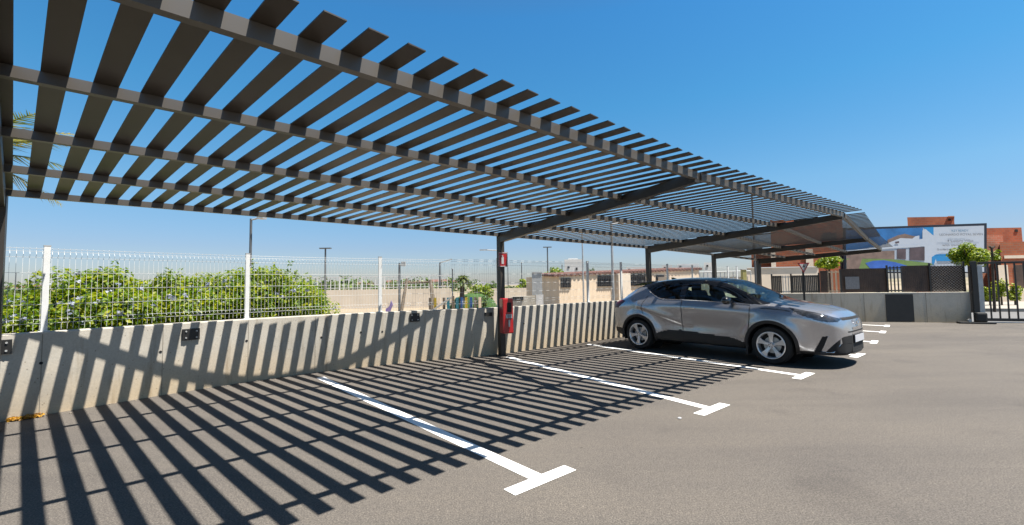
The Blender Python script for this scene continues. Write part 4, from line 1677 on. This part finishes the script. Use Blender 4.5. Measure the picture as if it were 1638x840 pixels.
bq([(1490, 411), (1497, 407), (1574, 404.5), (1574, 417), (1496, 418), (1496, 424), (1490, 424)], 5, 'printed_blue_band', 'print_cyan')
bq([(1493, 424), (1496, 414), (1498, 424)], 6, 'printed_sail', 'print_white')


def text(body, u0, u1, v, mat, hpx):
    cu = bpy.data.curves.new('lettering', 'FONT')
    cu.body = body
    cu.align_x = 'CENTER'
    cu.align_y = 'CENTER'
    cu.extrude = 0.0
    ob = bpy.data.objects.new('lettering_curve', cu)
    col.objects.link(ob)
    dg = bpy.context.evaluated_depsgraph_get()
    me = bpy.data.meshes.new_from_object(ob.evaluated_get(dg))
    bpy.data.objects.remove(ob)
    w = max(p.co.x for p in me.vertices) - min(p.co.x for p in me.vertices)
    hh = max(p.co.y for p in me.vertices) - min(p.co.y for p in me.vertices)
    p0, p1 = at(u0, v, BY), at(u1, v, BY)
    sx = (p1.x - p0.x) / w
    sy = hpx * BY / FPX / hh
    c = (p0 + p1) / 2
    for q in me.vertices:
        x, y_ = q.co.x * sx, q.co.y * sy
        q.co = (c.x + x, BY - 0.075, c.z + y_)
    me.materials.clear()
    me.materials.append(M[mat])
    o = bpy.data.objects.new('lettering', me)
    col.objects.link(o)
    o.parent = bb
    o.matrix_parent_inverse = bb.matrix_basis.inverted()


text('KEY READY', 1520, 1547, 369.5, 'ink_blue', 3.6)
text('LEONARDO ROYAL SEVEN', 1501, 1570, 375.5, 'ink', 3.4)
text('4 Luxury Villas', 1513, 1555, 385.5, 'ink', 5.0)
text('with own basement', 1505, 1560, 392, 'ink', 3.8)
text('Solarium & pool', 1497, 1555, 399, 'ink', 4.0)

# ------------------------------------------------------------------ yield sign
p = at(1281, 440, 15.5)
s0 = s_fw(1281)
p = fw(s0, 0.35)
ys = empty('yield_sign', p, 'red and white triangular yield sign on a dark pole', 'road sign')
zt, zb1 = hz(p.x, p.y, 420.5), hz(p.x, p.y, 437)
MB().tube(p, p + z * (zt - 0.1), 0.032, 8).build('pole', M['black'], ys, smooth=True)
wv = Vector((1, 0.03, 0)).normalized()
fn = Vector((wv.y, -wv.x, 0))


def tri(k, off, mat, name, th=0.006):
    cz = zt - (zt - zb1) * 0.35
    half, hh = (zt - zb1) * 0.60 * k, (zt - zb1) * k
    q = p + fn * off
    m = MB()
    m.prism([q - wv * half + z * (cz + hh * 0.35), q + wv * half + z * (cz + hh * 0.35), q + z * (cz - hh * 0.65)], fn * th)
    return m.build(name, M[mat], ys)


tri(1.0, 0.036, 'red', 'sign_plate')
tri(0.68, 0.044, 'label', 'white_field', 0.003)
cz = zt - (zt - zb1) * 0.3
m = MB()
q = p + fn * 0.049
m.quadbox(q - wv * 0.012 + z * (cz - 0.03), wv * 0.024, fn * 0.002, z * 0.085)
m.quadbox(q - wv * 0.045 + z * (cz - 0.035), wv * 0.09, fn * 0.003, z * 0.02)
m.build('pictogram', M['black'], ys)


# ------------------------------------------------------------------ the car
def pchip(xs, ys):
    xs, ys = np.array(xs, float), np.array(ys, float)
    h = np.diff(xs)
    d = np.diff(ys) / h
    m = np.zeros_like(ys)
    m[0], m[-1] = d[0], d[-1]
    for i in range(1, len(xs) - 1):
        if d[i - 1] * d[i] > 0:
            w1, w2 = 2 * h[i] + h[i - 1], h[i] + 2 * h[i - 1]
            m[i] = (w1 + w2) / (w1 / d[i - 1] + w2 / d[i])

    def f(x):
        i = int(min(max(np.searchsorted(xs, x) - 1, 0), len(xs) - 2))
        t = (x - xs[i]) / h[i]
        return ((2 * t ** 3 - 3 * t ** 2 + 1) * ys[i] + (t ** 3 - 2 * t ** 2 + t) * h[i] * m[i] + (-2 * t ** 3 + 3 * t ** 2) * ys[i + 1] + (t ** 3 - t ** 2) * h[i] * m[i + 1])
    return f


def make_car():
    X = [-2.12, -2.07, -1.98, -1.85, -1.70, -1.45, -1.15, -0.80, -0.40, 0.00, 0.40, 0.80, 1.20, 1.50, 1.80, 2.05, 2.20, 2.29, 2.345]
    zb = pchip(X, [.46, .34, .29, .26, .24, .22, .21, .21, .21, .21, .21, .21, .21, .21, .21, .21, .215, .22, .26])
    wf = pchip(X, [.56, .70, .79, .845, .875, .895, .890, .878, .870, .872, .880, .892, .900, .890, .862, .800, .720, .58, .34])
    zs = pchip(X, [.80, .93, .99, 1.02, 1.05, 1.08, 1.085, 1.08, 1.075, 1.06, 1.045, 1.025, 1.00, .97, .925, .86, .79, .70, .56])
    zt = pchip(X, [.86, 1.00, 1.07, 1.15, 1.25, 1.375, 1.46, 1.505, 1.522, 1.515, 1.47, 1.31, 1.115, 1.06, 1.015, .955, .895, .815, .66])
    wr = pchip(X, [.38, .50, .54, .56, .575, .59, .605, .615, .615, .61, .61, .66, .735, .72, .68, .60, .52, .40, .20])
    zd = pchip(X, [.02, .03, .04, .05, .05, .05, .05, .05, .05, .05, .05, .055, .045, .05, .05, .05, .045, .04, .03])
    HUB = (1.32, -1.32)
    HZ_ = 0.325

    def ctrl(x):
        b, w, s, t, r, d = zb(x), wf(x), zs(x), zt(x), wr(x), zd(x)
        re = t - d
        return [(0, b), (0.80 * w, b), (0.925 * w, b + 0.035), (0.955 * w, b + 0.17), (0.972 * w, b + (s - b) * 0.45), (0.99 * w, b + (s - b) * 0.68),
                (0.995 * w, b + (s - b) * 0.86), (0.935 * w, s), (0.935 * w + (r - 0.935 * w) * 0.5 + 0.014, s + (re - s) * 0.52), (r, re), (0.58 * r, t - 0.012), (0, t)]
    SUB = 10

    def section(x):
        c = ctrl(x)
        P = [(-c[1][0], c[1][1])] + c + [(-c[-2][0], c[-2][1])]
        out = []
        for i in range(1, len(P) - 2):
            for k in range(SUB):
                t = k / SUB
                q = []
                for a in (0, 1):
                    p0, p1, p2, p3 = P[i - 1][a], P[i][a], P[i + 1][a], P[i + 2][a]
                    m1, m2 = (p2 - p0) * 0.5, (p3 - p1) * 0.5
                    # limit overshoot on sharp corners
                    lim = 1.0 * abs(p2 - p1) + 0.02
                    m1, m2 = max(-lim, min(lim, m1)), max(-lim, min(lim, m2))
                    q.append((2 * t ** 3 - 3 * t ** 2 + 1) * p1 + (t ** 3 - 2 * t ** 2 + t) * m1 + (-2 * t ** 3 + 3 * t ** 2) * p2 + (t ** 3 - t ** 2) * m2)
                out.append(q)
        out.append(list(c[-1]))
        res = []
        for j, (y, zz) in enumerate(out):
            tt = j / SUB
            dy = 0.0
            if 1.5 < tt < 7.2:
                for hx in HUB:
                    rr = math.hypot(x - hx, zz - HZ_)
                    dy += 0.040 * math.exp(-((rr - 0.41) / 0.11) ** 2) * min(1, max(0, (zz - 0.15) / 0.2))
                # waist pinch along the doors and a rising crease towards the tail
                dy -= 0.030 * math.exp(-((x + 0.05) / 0.75) ** 2) * math.exp(-((zz - 0.60) / 0.13) ** 2)
                cr = 0.50 + 0.33 * min(1, max(0, (-x - 0.3) / 1.0))
                if -1.35 < x < -0.1:
                    dy += 0.020 * math.exp(-(max(0, zz - cr - 0.10) / 0.10 + max(0, cr + 0.10 - zz) / 0.035) ** 2)
            res.append((max(0.0, y + dy) if 0 < j < len(out) - 1 else 0.0, zz, tt))
        return res

    NX = 300
    knots = [(-2.12, 0), (-1.90, 50), (2.0, 300), (2.345, 420)]
    NX = 420
    xs = []
    for (xa, ia), (xb, ib) in zip(knots[:-1], knots[1:]):
        xs += [xa + (xb - xa) * k / (ib - ia) for k in range(ib - ia)]
    xs.append(2.345)
    S = [section(x) for x in xs]
    NP = len(S[0])

    def sideY(x, zq):
        i = int(min(NX, max(0, np.searchsorted(xs, x))))
        best = None
        for (y0, z0, t0), (y1, z1, t1) in zip(S[i][:-1], S[i][1:]):
            if t0 >= 1.8 and t0 < 9 and min(z0, z1) <= zq <= max(z0, z1):
                k = 0 if abs(z1 - z0) < 1e-9 else (zq - z0) / (z1 - z0)
                yy = y0 + (y1 - y0) * k
                best = yy if best is None else max(best, yy)
        return best if best is not None else wf(x)

    def inside(x, y, poly):
        r = False
        n = len(poly)
        for i in range(n):
            x0, y0 = poly[i]
            x1, y1 = poly[(i + 1) % n]
            if (y0 > y) != (y1 > y) and x < (x1 - x0) * (y - y0) / (y1 - y0) + x0:
                r = not r
        return r
    WIN_F = [(0.92, 1.05), (0.62, 1.19), (0.28, 1.345), (0.10, 1.395), (-0.25, 1.41), (-0.27, 1.09)]
    WIN_R = [(-0.37, 1.10), (-0.37, 1.405), (-0.78, 1.365), (-1.0, 1.29), (-1.03, 1.26), (-0.86, 1.15), (-0.78, 1.11)]
    GREEN = [(1.18, 1.015), (0.6, 1.045), (-0.3, 1.082), (-0.76, 1.088), (-0.86, 1.115), (-1.10, 1.255), (-1.22, 1.335), (-1.40, 1.33), (-1.62, 1.20), (-1.95, 1.7), (1.3, 1.7), (1.3, 1.03)]
    CLAD = [(1.0, 0.0), (1.0, 0.34), (0.86, 0.35), (0.62, 0.41), (0.2, 0.435), (-0.35, 0.475), (-0.62, 0.47), (-0.95, 0.36), (-1.0, 0.0)]
    HEAD = [(1.58, 0.985), (1.95, 0.91), (2.12, 0.86), (2.26, 0.80), (2.24, 0.755), (2.12, 0.755), (1.98, 0.79), (1.78, 0.86)]
    TAIL = [(-2.20, 1.05), (-1.99, 1.065), (-1.76, 1.055), (-1.66, 1.03), (-1.86, 0.88), (-2.20, 0.85)]
    FLOW = [(2.07, 0.20), (2.09, 0.29), (2.22, 0.44), (2.29, 0.52), (2.36, 0.535), (2.36, 0.20)]
    VENT = [(1.93, 0.27), (2.06, 0.53), (2.14, 0.53), (2.02, 0.27)]

    def classify(x, y, zz, t):
        if t < 7.6:
            for hx in HUB:
                if math.hypot(x - hx, zz - HZ_) < 0.385 and abs(y) > 0.42:
                    return None
        if t > 9.12 and 0.44 < x < 1.19:
            return 'windscreen'
        if t > 9.25 and -1.90 < x < -1.42:
            return 'rear_window'
        if 7 <= t < 9.15 and inside(x, zz, WIN_F):
            return 'front_window'
        if 7 <= t < 9.15 and inside(x, zz, WIN_R):
            return 'quarter_window'
        if t > 6.9 and inside(x, zz, GREEN):
            return 'roof'
        if abs(y) > 0.36 and inside(x, zz, HEAD):
            return 'headlight'
        if abs(y) > 0.42 and inside(x, zz, TAIL):
            return 'tail_light'
        if x > 2.1 and abs(y) < 0.56 and 0.275 < zz < 0.52 - 0.25 * max(0, abs(y) - 0.35):
            return 'lower_grille'
        if x > 2.1 and abs(y) < 0.44 and 0.575 < zz < 0.60:
            return 'lower_grille'
        if x > 2.1 and abs(y) < 0.52 and 0.775 < zz < 0.82:
            return 'lower_grille'
        if 1.5 < t and abs(y) > 0.55 and inside(x, zz, VENT):
            return 'lower_grille'
        if t > 1.2 and inside(x, zz, FLOW):
            return 'lower_grille'
        if inside(x, zz, CLAD) or (x > 1.62 and zz < 0.275) or (x < -1.6 and zz < 0.44) or t < 1.9:
            return 'cladding'
        return 'body'
    acc = {}
    for i in range(NX):
        for j in range(NP - 1):
            q = [(xs[i], *S[i][j]), (xs[i + 1], *S[i + 1][j]), (xs[i + 1], *S[i + 1][j + 1]), (xs[i], *S[i][j + 1])]
            cx = sum(p[0] for p in q) / 4
            cy = sum(p[1] for p in q) / 4
            cz = sum(p[2] for p in q) / 4
            ct = sum(p[3] for p in q) / 4
            key = classify(cx, cy, cz, ct)
            if key is None:
                continue
            for s in (1, -1):
                kk = key
                if key in ('headlight', 'tail_light', 'front_window', 'quarter_window'):
                    kk = key + ('#a' if s > 0 else '#b')
                d = acc.setdefault(kk, ({}, []))
                idx = []
                for a, (ii, jj) in enumerate(((i, j), (i + 1, j), (i + 1, j + 1), (i, j + 1))):
                    vk = (ii, jj, s if S[ii][jj][0] > 1e-6 else 0)
                    if vk not in d[0]:
                        d[0][vk] = (len(d[0]), (xs[ii], s * S[ii][jj][0], S[ii][jj][1]))
                    idx.append(d[0][vk][0])
                idx = [v for n_, v in enumerate(idx) if v not in idx[:n_]]
                if len(idx) >= 3:
                    d[1].append(tuple(idx if s < 0 else reversed(idx)))
    matmap = dict(body='car_paint', roof='car_black', windscreen='car_screen', rear_window='car_glass', front_window='car_glass', quarter_window='car_glass', headlight='headlight', tail_light='taillight', lower_grille='darkpart', cladding='clad')
    heading = math.atan2(-0.765, 0.644)
    cen = Vector((4.235, 9.37, 0))
    root = empty('parked_car', cen, 'silver crossover car with black roof parked under the carport', 'car', None, heading)
    objs = {}
    for kk, (vd, fs) in acc.items():
        nm = kk.split('#')[0]
        me = MB()
        me.v = [Vector(p) for _, p in sorted(vd.values())]
        me.f = fs
        o = me.build(nm, M[matmap[nm]], root, world=False)
        o.data.polygons.foreach_set('use_smooth', [True] * len(o.data.polygons))
        objs[kk] = o
    body = objs['body']
    # end caps
    for xi, nm, mt in ((0, 'tail_panel', 'clad'), (NX, 'nose_panel', 'car_paint')):
        m = MB()
        ring = [(xs[xi], S[xi][j][0], S[xi][j][1]) for j in range(NP)] + [(xs[xi], -S[xi][j][0], S[xi][j][1]) for j in range(NP - 2, 0, -1)]
        ring = [p for n_, p in enumerate(ring) if n_ == 0 or (Vector(p) - Vector(ring[n_ - 1])).length > 1e-4]
        m.poly(ring if xi else list(reversed(ring)))
        if xi:
            # split the nose: painted bar above, dark grille below
            m = MB()
            yy = lambda zz: sideY(xs[NX], zz)
            for z0, z1, mm_ in ((0.262, 0.52, 'darkpart'), (0.52, 0.575, 'car_paint'), (0.575, 0.60, 'darkpart'), (0.60, 0.655, 'car_paint')):
                m = MB()
                a0, a1 = min(0.33, yy(z0 + 0.005)), min(0.33, yy(min(z1, 0.61)))
                m.poly([(xs[NX], -a0, z0), (xs[NX], a0, z0), (xs[NX], a1, z1), (xs[NX], -a1, z1)])
                m.build(nm, M[mm_], root, world=False)
        else:
            m.build(nm, M[mt], root, world=False)
    # chin lip, front wing blades under the headlights
    m = MB()
    pts = []
    for k in range(25):
        y = -0.80 + 1.6 * k / 24
        xx = 2.355 - 0.33 * abs(y / 0.8) ** 2.6
        pts.append((xx, y))
    for (x0, y0), (x1, y1) in zip(pts[:-1], pts[1:]):
        m.prism([(x0, y0, 0.235), (x1, y1, 0.235), (x1 - 0.10, y1 * 0.96, 0.225), (x0 - 0.10, y0 * 0.96, 0.225)], (0, 0, 0.045))
    m.build('chin_lip', M['clad'], root, world=False)
    for s in (-1, 1):
        m = MB()
        wl = [(2.03, 0.265), (2.185, 0.265), (2.265, 0.40), (2.32, 0.49), (2.338, 0.575), (2.27, 0.59), (2.13, 0.53)]
        m.prism([(x, s * (sideY(x, zz) + 0.012), zz) for x, zz in wl], (-0.02, -s * 0.03, 0))
        m.build('bumper_wing', M['car_paint'], root, world=False, bevel=0.006)
    # arch trims and liners, wheels
    for hx in HUB:
        for s in (-1, 1):
            m = MB()
            n = 44
            ring = []
            for k in range(n + 1):
                an = R(-14) + R(208) * k / n
                row = []
                for rr, off in ((0.372, -0.03), (0.376, 0.010), (0.425, 0.012), (0.440, -0.012)):
                    x, zz = hx + rr * math.cos(an), HZ_ + rr * math.sin(an)
                    row.append(Vector((x, s * (sideY(x, max(0.24, zz)) + off), zz)))
                ring.append(row)
            for k in range(n):
                for q in range(3):
                    i0 = len(m.v)
                    m.v += [ring[k][q], ring[k + 1][q], ring[k + 1][q + 1], ring[k][q + 1]]
                    m.f.append((i0, i0 + 1, i0 + 2, i0 + 3) if s < 0 else (i0 + 3, i0 + 2, i0 + 1, i0))
            m.build('arch_trim', M['clad'], root, world=False)
            m = MB()
            for k in range(n):
                a0, a1 = R(-20) + R(220) * k / n, R(-20) + R(220) * (k + 1) / n
                i0 = len(m.v)
                for an in (a0, a1):
                    for yy in (0.90, 0.45):
                        rr = 0.38 if yy > 0.5 else 0.372
                        x, zz = hx + rr * math.cos(an), HZ_ + rr * math.sin(an)
                        yv = min(0.90, sideY(x, max(0.24, zz)) - 0.004) if yy > 0.5 else yy
                        m.v.append(Vector((x, s * yv, zz)))
                m.f.append((i0, i0 + 1, i0 + 3, i0 + 2))
            m.tube((hx, s * 0.44, HZ_), (hx, s * 0.46, HZ_), 0.385, 32)
            m.build('arch_liner', M['darkpart'], root, world=False)
            # wheel
            yc = s * 0.775
            w_ = MB()
            R_ = 0.328
            prof_ = [(0.225, -0.105), (0.27, -0.112), (0.305, -0.108), (0.322, -0.085), (R_, -0.05), (R_, 0.05), (0.322, 0.085), (0.305, 0.108), (0.27, 0.112), (0.225, 0.105)]
            w_.lathe(prof_, (hx, yc, R_), 'y', 56)
            wo = w_.build('wheel', M['tyre'], root, smooth=True, world=False)
            m = MB()
            m.lathe([(0.226, s * 0.108), (0.236, s * 0.112), (0.226, s * 0.116), (0.214, s * 0.112), (0.205, s * 0.085), (0.20, s * -0.02)], (hx, yc, R_), 'y', 56)
            n5 = 5
            for k in range(n5):
                an = 2 * math.pi * k / n5 + 0.31 + (0.5 if hx < 0 else 0.0)
                for da, wd_ in ((0.0, 1.0),):
                    ca, sa = math.cos(an), math.sin(an)
                    def pt(rad, tw, o):
                        return Vector((hx + rad * ca - tw * sa, yc + s * o, R_ + rad * sa + tw * ca))
                    m.prism([pt(0.03, -0.026, 0.075), pt(0.09, -0.024, 0.086), pt(0.15, -0.034, 0.094), pt(0.212, -0.060, 0.098), pt(0.214, 0.060, 0.098), pt(0.15, 0.034, 0.094), pt(0.09, 0.024, 0.086), pt(0.03, 0.026, 0.075)], (0, -s * 0.03, 0))
            m.tube((hx, yc + s * 0.04, R_), (hx, yc + s * 0.10, R_), 0.052, 20, 0.042)
            m.build('rim', M['alloy'], wo, world=False, bevel=0.004)
            m = MB()
            m.tube((hx, yc - s * 0.03, R_), (hx, yc + s * 0.02, R_), 0.215, 36)
            m.build('brake_recess', M['darkpart'], wo, world=False)
            m = MB()
            m.tube((hx, yc + s * 0.021, R_), (hx, yc + s * 0.03, R_), 0.14, 30)
            m.build('brake_disc', M['galv'], wo, world=False)
            m = MB()
            for k in range(5):
                an = 2 * math.pi * k / 5 + 0.3
                cx, cz = hx + 0.033 * math.cos(an), R_ + 0.033 * math.sin(an)
                m.tube((cx, yc + s * 0.095, cz), (cx, yc + s * 0.106, cz), 0.008, 8)
            m.build('wheel_bolt', M['darkpart'], wo, world=False)
    # door seams
    seam = pbr('seam_shadow', (0.02, 0.02, 0.022), 0.8)
    for s in (-1, 1):
        for nm, line in (('door_seam', [(1.0, 0.99), (0.985, 0.70), (0.945, 0.45), (0.90, 0.36)]), ('door_seam', [(-0.32, 1.07), (-0.32, 0.75), (-0.315, 0.50), (-0.31, 0.28)]),
                         ('door_seam', [(-1.10, 1.15), (-1.20, 1.0), (-1.22, 0.87), (-1.17, 0.76)]), ('bonnet_seam', [(1.18, 0.955), (1.45, 0.945), (1.70, 0.905)])):
            m = MB()
            pts = []
            for (x0, z0), (x1, z1) in zip(line[:-1], line[1:]):
                for k in range(6):
                    pts.append((x0 + (x1 - x0) * k / 6, z0 + (z1 - z0) * k / 6))
            pts.append(line[-1])
            for (x0, z0), (x1, z1) in zip(pts[:-1], pts[1:]):
                dx, dz = x1 - x0, z1 - z0
                l_ = math.hypot(dx, dz)
                ox, oz = -dz / l_ * 0.006, dx / l_ * 0.006
                i0 = len(m.v)
                for (x, zz) in ((x0 - ox, z0 - oz), (x1 - ox, z1 - oz), (x1 + ox, z1 + oz), (x0 + ox, z0 + oz)):
                    m.v.append(Vector((x, s * (sideY(x, zz) + 0.002), zz)))
                m.f.append((i0, i0 + 1, i0 + 2, i0 + 3))
            m.build(nm, seam, root, world=False)
        # door handle
        m = MB()
        yh = sideY(-0.10, 0.91)
        m.box((-0.12, s * (yh + 0.024), 0.92), (0.21, 0.022, 0.028))
        m.box((-0.21, s * (yh + 0.010), 0.92), (0.02, 0.03, 0.026))
        m.box((-0.03, s * (yh + 0.010), 0.92), (0.02, 0.03, 0.026))
        m.build('door_handle', M['chrome'], root, world=False, bevel=0.006)
        # mirror
        m = MB()
        m.sphere((0.66, s * 1.015, 1.085), (0.085, 0.125, 0.075), 18, 12)
        mo = m.build('wing_mirror', M['car_black'], root, smooth=True, world=False)
        m = MB()
        m.beam((0.70, s * 0.84, 1.05), (0.70, s * 0.98, 1.08), 0.07, 0.035)
        m.build('mirror_arm', M['car_black'], mo, world=False)
        # window trim line
        m = MB()
        tl = [(1.0, 1.012), (0.5, 1.045), (0.0, 1.068), (-0.4, 1.08), (-0.74, 1.085), (-0.86, 1.112), (-0.98, 1.18), (-1.10, 1.25)]
        for (x0, z0), (x1, z1) in zip(tl[:-1], tl[1:]):
            for k in range(4):
                xa, xb_ = x0 + (x1 - x0) * k / 4, x0 + (x1 - x0) * (k + 1) / 4
                za, zb_ = z0 + (z1 - z0) * k / 4, z0 + (z1 - z0) * (k + 1) / 4
                m.tube((xa, s * (sideY(xa, za) + 0.002), za), (xb_, s * (sideY(xb_, zb_) + 0.002), zb_), 0.006, 5)
        m.build('window_trim', M['chrome'] if s else M['chrome'], root, world=False)
        # mud flap behind the front wheel
        m = MB()
        m.box((0.925, s * 0.80, 0.215), (0.03, 0.16, 0.16))
        m.build('mud_flap', M['clad'], root, world=False)
    # spoiler
    m = MB()
    pts = [(-1.15, 1.462), (-1.35, 1.435), (-1.62, 1.385), (-1.63, 1.362), (-1.38, 1.37), (-1.15, 1.40)]
    m.prism([(x, -0.57, zz) for x, zz in pts], (0, 1.14, 0))
    m.build('spoiler', M['car_black'], root, world=False, bevel=0.008)
    m = MB()
    m.prism([(-0.98, -0.012, 1.478), (-0.84, -0.012, 1.488), (-0.97, -0.012, 1.54), (-1.02, -0.012, 1.535)], (0, 0.024, 0))
    m.build('antenna_fin', M['car_black'], root, world=False)
    # plate, emblem
    m = MB()
    m.box((2.358, 0, 0.47), (0.02, 0.54, 0.135))
    pl = m.build('plate_holder', M['darkpart'], root, world=False, bevel=0.004)
    m = MB()
    m.box((2.371, 0, 0.47), (0.006, 0.52, 0.112))
    m.build('number_plate', M['plate'], pl, world=False)
    m = MB()
    for (ra, rb) in ((0.068, 0.046), (0.034, 0.044), (0.060, 0.018)):
        pts = [(2.352, ra * math.cos(2 * math.pi * k / 28), (0.735 if rb > 0.02 else 0.754) + rb * math.sin(2 * math.pi * k / 28)) for k in range(29)]
        m.path([Vector(p) for p in pts], 0.006, 5)
    m.build('nose_emblem', M['chrome'], root, world=False)
    # headlight projectors
    for s in (-1, 1):
        m = MB()
        m.tube((2.05, s * 0.68, 0.83), (2.135, s * 0.685, 0.82), 0.036, 14, 0.032)
        m.build('headlight_projector', M['chrome'], root, world=False)
    # interior
    m = MB()
    m.box((-0.25, 0, 0.62), (2.6, 1.5, 0.10))
    m.build('cabin_floor', M['seat'], root, world=False)
    m = MB()
    m.prism([(1.15, -0.70, 0.70), (1.15, -0.70, 1.0), (0.75, -0.70, 1.0), (0.62, -0.70, 0.92), (0.70, -0.70, 0.70)], (0, 1.4, 0))
    m.build('dashboard', M['seat'], root, world=False)
    for (x, y) in ((0.0, 0.38), (0.0, -0.38), (-0.85, 0.38), (-0.85, -0.38)):
        m = MB()
        m.box((x + 0.15, y, 0.74), (0.55, 0.50, 0.14))
        m.quadbox((x - 0.10, y - 0.24, 0.76), (-0.02, 0, 0.0) if False else (0.13, 0, 0), (0, 0.48, 0), (-0.16, 0, 0.50))
        st_ = m.build('seat', M['seat'], root, world=False, bevel=0.04)
        m = MB()
        m.box((x - 0.235, y, 1.315), (0.10, 0.27, 0.16))
        m.build('headrest', M['seat'], st_, world=False, bevel=0.03)
    m = MB()
    pts = [Vector((0.52 + 0.06 * math.sin(2 * math.pi * k / 24), 0.38 + 0.18 * math.cos(2 * math.pi * k / 24), 1.0 + 0.17 * math.sin(2 * math.pi * k / 24))) for k in range(25)]
    m.path(pts, 0.016, 6)
    m.tube((0.52, 0.38, 1.0), (0.75, 0.38, 0.93), 0.03, 8)
    m.build('steering_wheel', M['seat'], root, world=False)
    m = MB()
    m.box((0.42, 0, 1.40), (0.03, 0.24, 0.07))
    m.build('rear_view_mirror', M['darkpart'], root, world=False)


make_car()

# small white pebble on the asphalt
p = gp(1087, 670)
MB().sphere((p.x, p.y, 0.008), (0.022, 0.018, 0.01), 8, 6).build('white_pebble', M['label'], smooth=True)
tag(bpy.data.objects['white_pebble'], 'tiny white chip lying on the bare asphalt', 'stone')

# ------------------------------------------------------------------ world, sun, camera
ts = Vector((0.3914, -0.1472, 1.0)).normalized()     # towards the sun
el = math.asin(ts.z)
wld = bpy.data.worlds.new('World')
scene.world = wld
wld.use_nodes = True
nt = wld.node_tree
bgn = nt.nodes.get('Background')
sky = nt.nodes.new('ShaderNodeTexSky')
sky.sky_type = 'NISHITA'
sky.sun_disc = False
sky.sun_elevation = el
sky.sun_rotation = math.atan2(ts.x, ts.y)
sky.altitude = 0
sky.air_density = 1.0
sky.dust_density = 0.5
sky.ozone_density = 2.2
hs = nt.nodes.new('ShaderNodeHueSaturation')
hs.inputs['Saturation'].default_value = 1.15
nt.links.new(sky.outputs[0], hs.inputs['Color'])
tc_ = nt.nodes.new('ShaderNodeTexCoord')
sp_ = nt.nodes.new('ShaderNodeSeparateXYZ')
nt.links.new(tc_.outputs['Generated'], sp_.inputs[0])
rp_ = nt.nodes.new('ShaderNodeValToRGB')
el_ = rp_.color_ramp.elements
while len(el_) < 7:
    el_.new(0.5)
for e_, (p_, c_) in zip(el_, ((0.0, (0.60, 0.62, 0.78)), (0.08, (0.60, 0.65, 0.80)), (0.19, (0.66, 0.88, 0.92)), (0.36, (0.46, 0.98, 1.05)), (0.52, (0.42, 1.0, 1.15)), (0.66, (0.75, 0.85, 0.85)), (0.85, (1.15, 0.95, 0.75)))):  # upper stops warm the unseen high sky to neutralise the ambient light
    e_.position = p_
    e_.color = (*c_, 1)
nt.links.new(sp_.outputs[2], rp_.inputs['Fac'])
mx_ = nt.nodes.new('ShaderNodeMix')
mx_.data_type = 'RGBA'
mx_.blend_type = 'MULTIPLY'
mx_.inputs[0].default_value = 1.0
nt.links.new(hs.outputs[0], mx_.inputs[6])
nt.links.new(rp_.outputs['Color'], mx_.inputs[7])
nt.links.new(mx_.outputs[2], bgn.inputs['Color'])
bgn.inputs['Strength'].default_value = 0.05

sl_ = bpy.data.lights.new('sun', 'SUN')
sl_.energy = 4.2
sl_.angle = R(0.53)
sl_.color = (1.0, 0.955, 0.88)
so = bpy.data.objects.new('sun', sl_)
so.rotation_euler = (-ts).to_track_quat('-Z', 'Y').to_euler()
so.location = (10, -10, 30)
col.objects.link(so)

cam = bpy.data.cameras.new('camera')
cam.sensor_width = 36
cam.lens = 36 * FPX / 1638
cam.shift_y = -(420 - PPY) / 1638
cam.clip_start = 0.05
cam.clip_end = 9000
co = bpy.data.objects.new('camera', cam)
mw = Matrix(((CR.x, CU.x, -CF.x, CAM.x), (CR.y, CU.y, -CF.y, CAM.y), (CR.z, CU.z, -CF.z, CAM.z), (0, 0, 0, 1)))
co.matrix_world = mw
col.objects.link(co)
scene.camera = co
scene.view_settings.view_transform = 'Standard'
scene.view_settings.look = 'None'
scene.view_settings.exposure = 1.65
scene.view_settings.gamma = 1
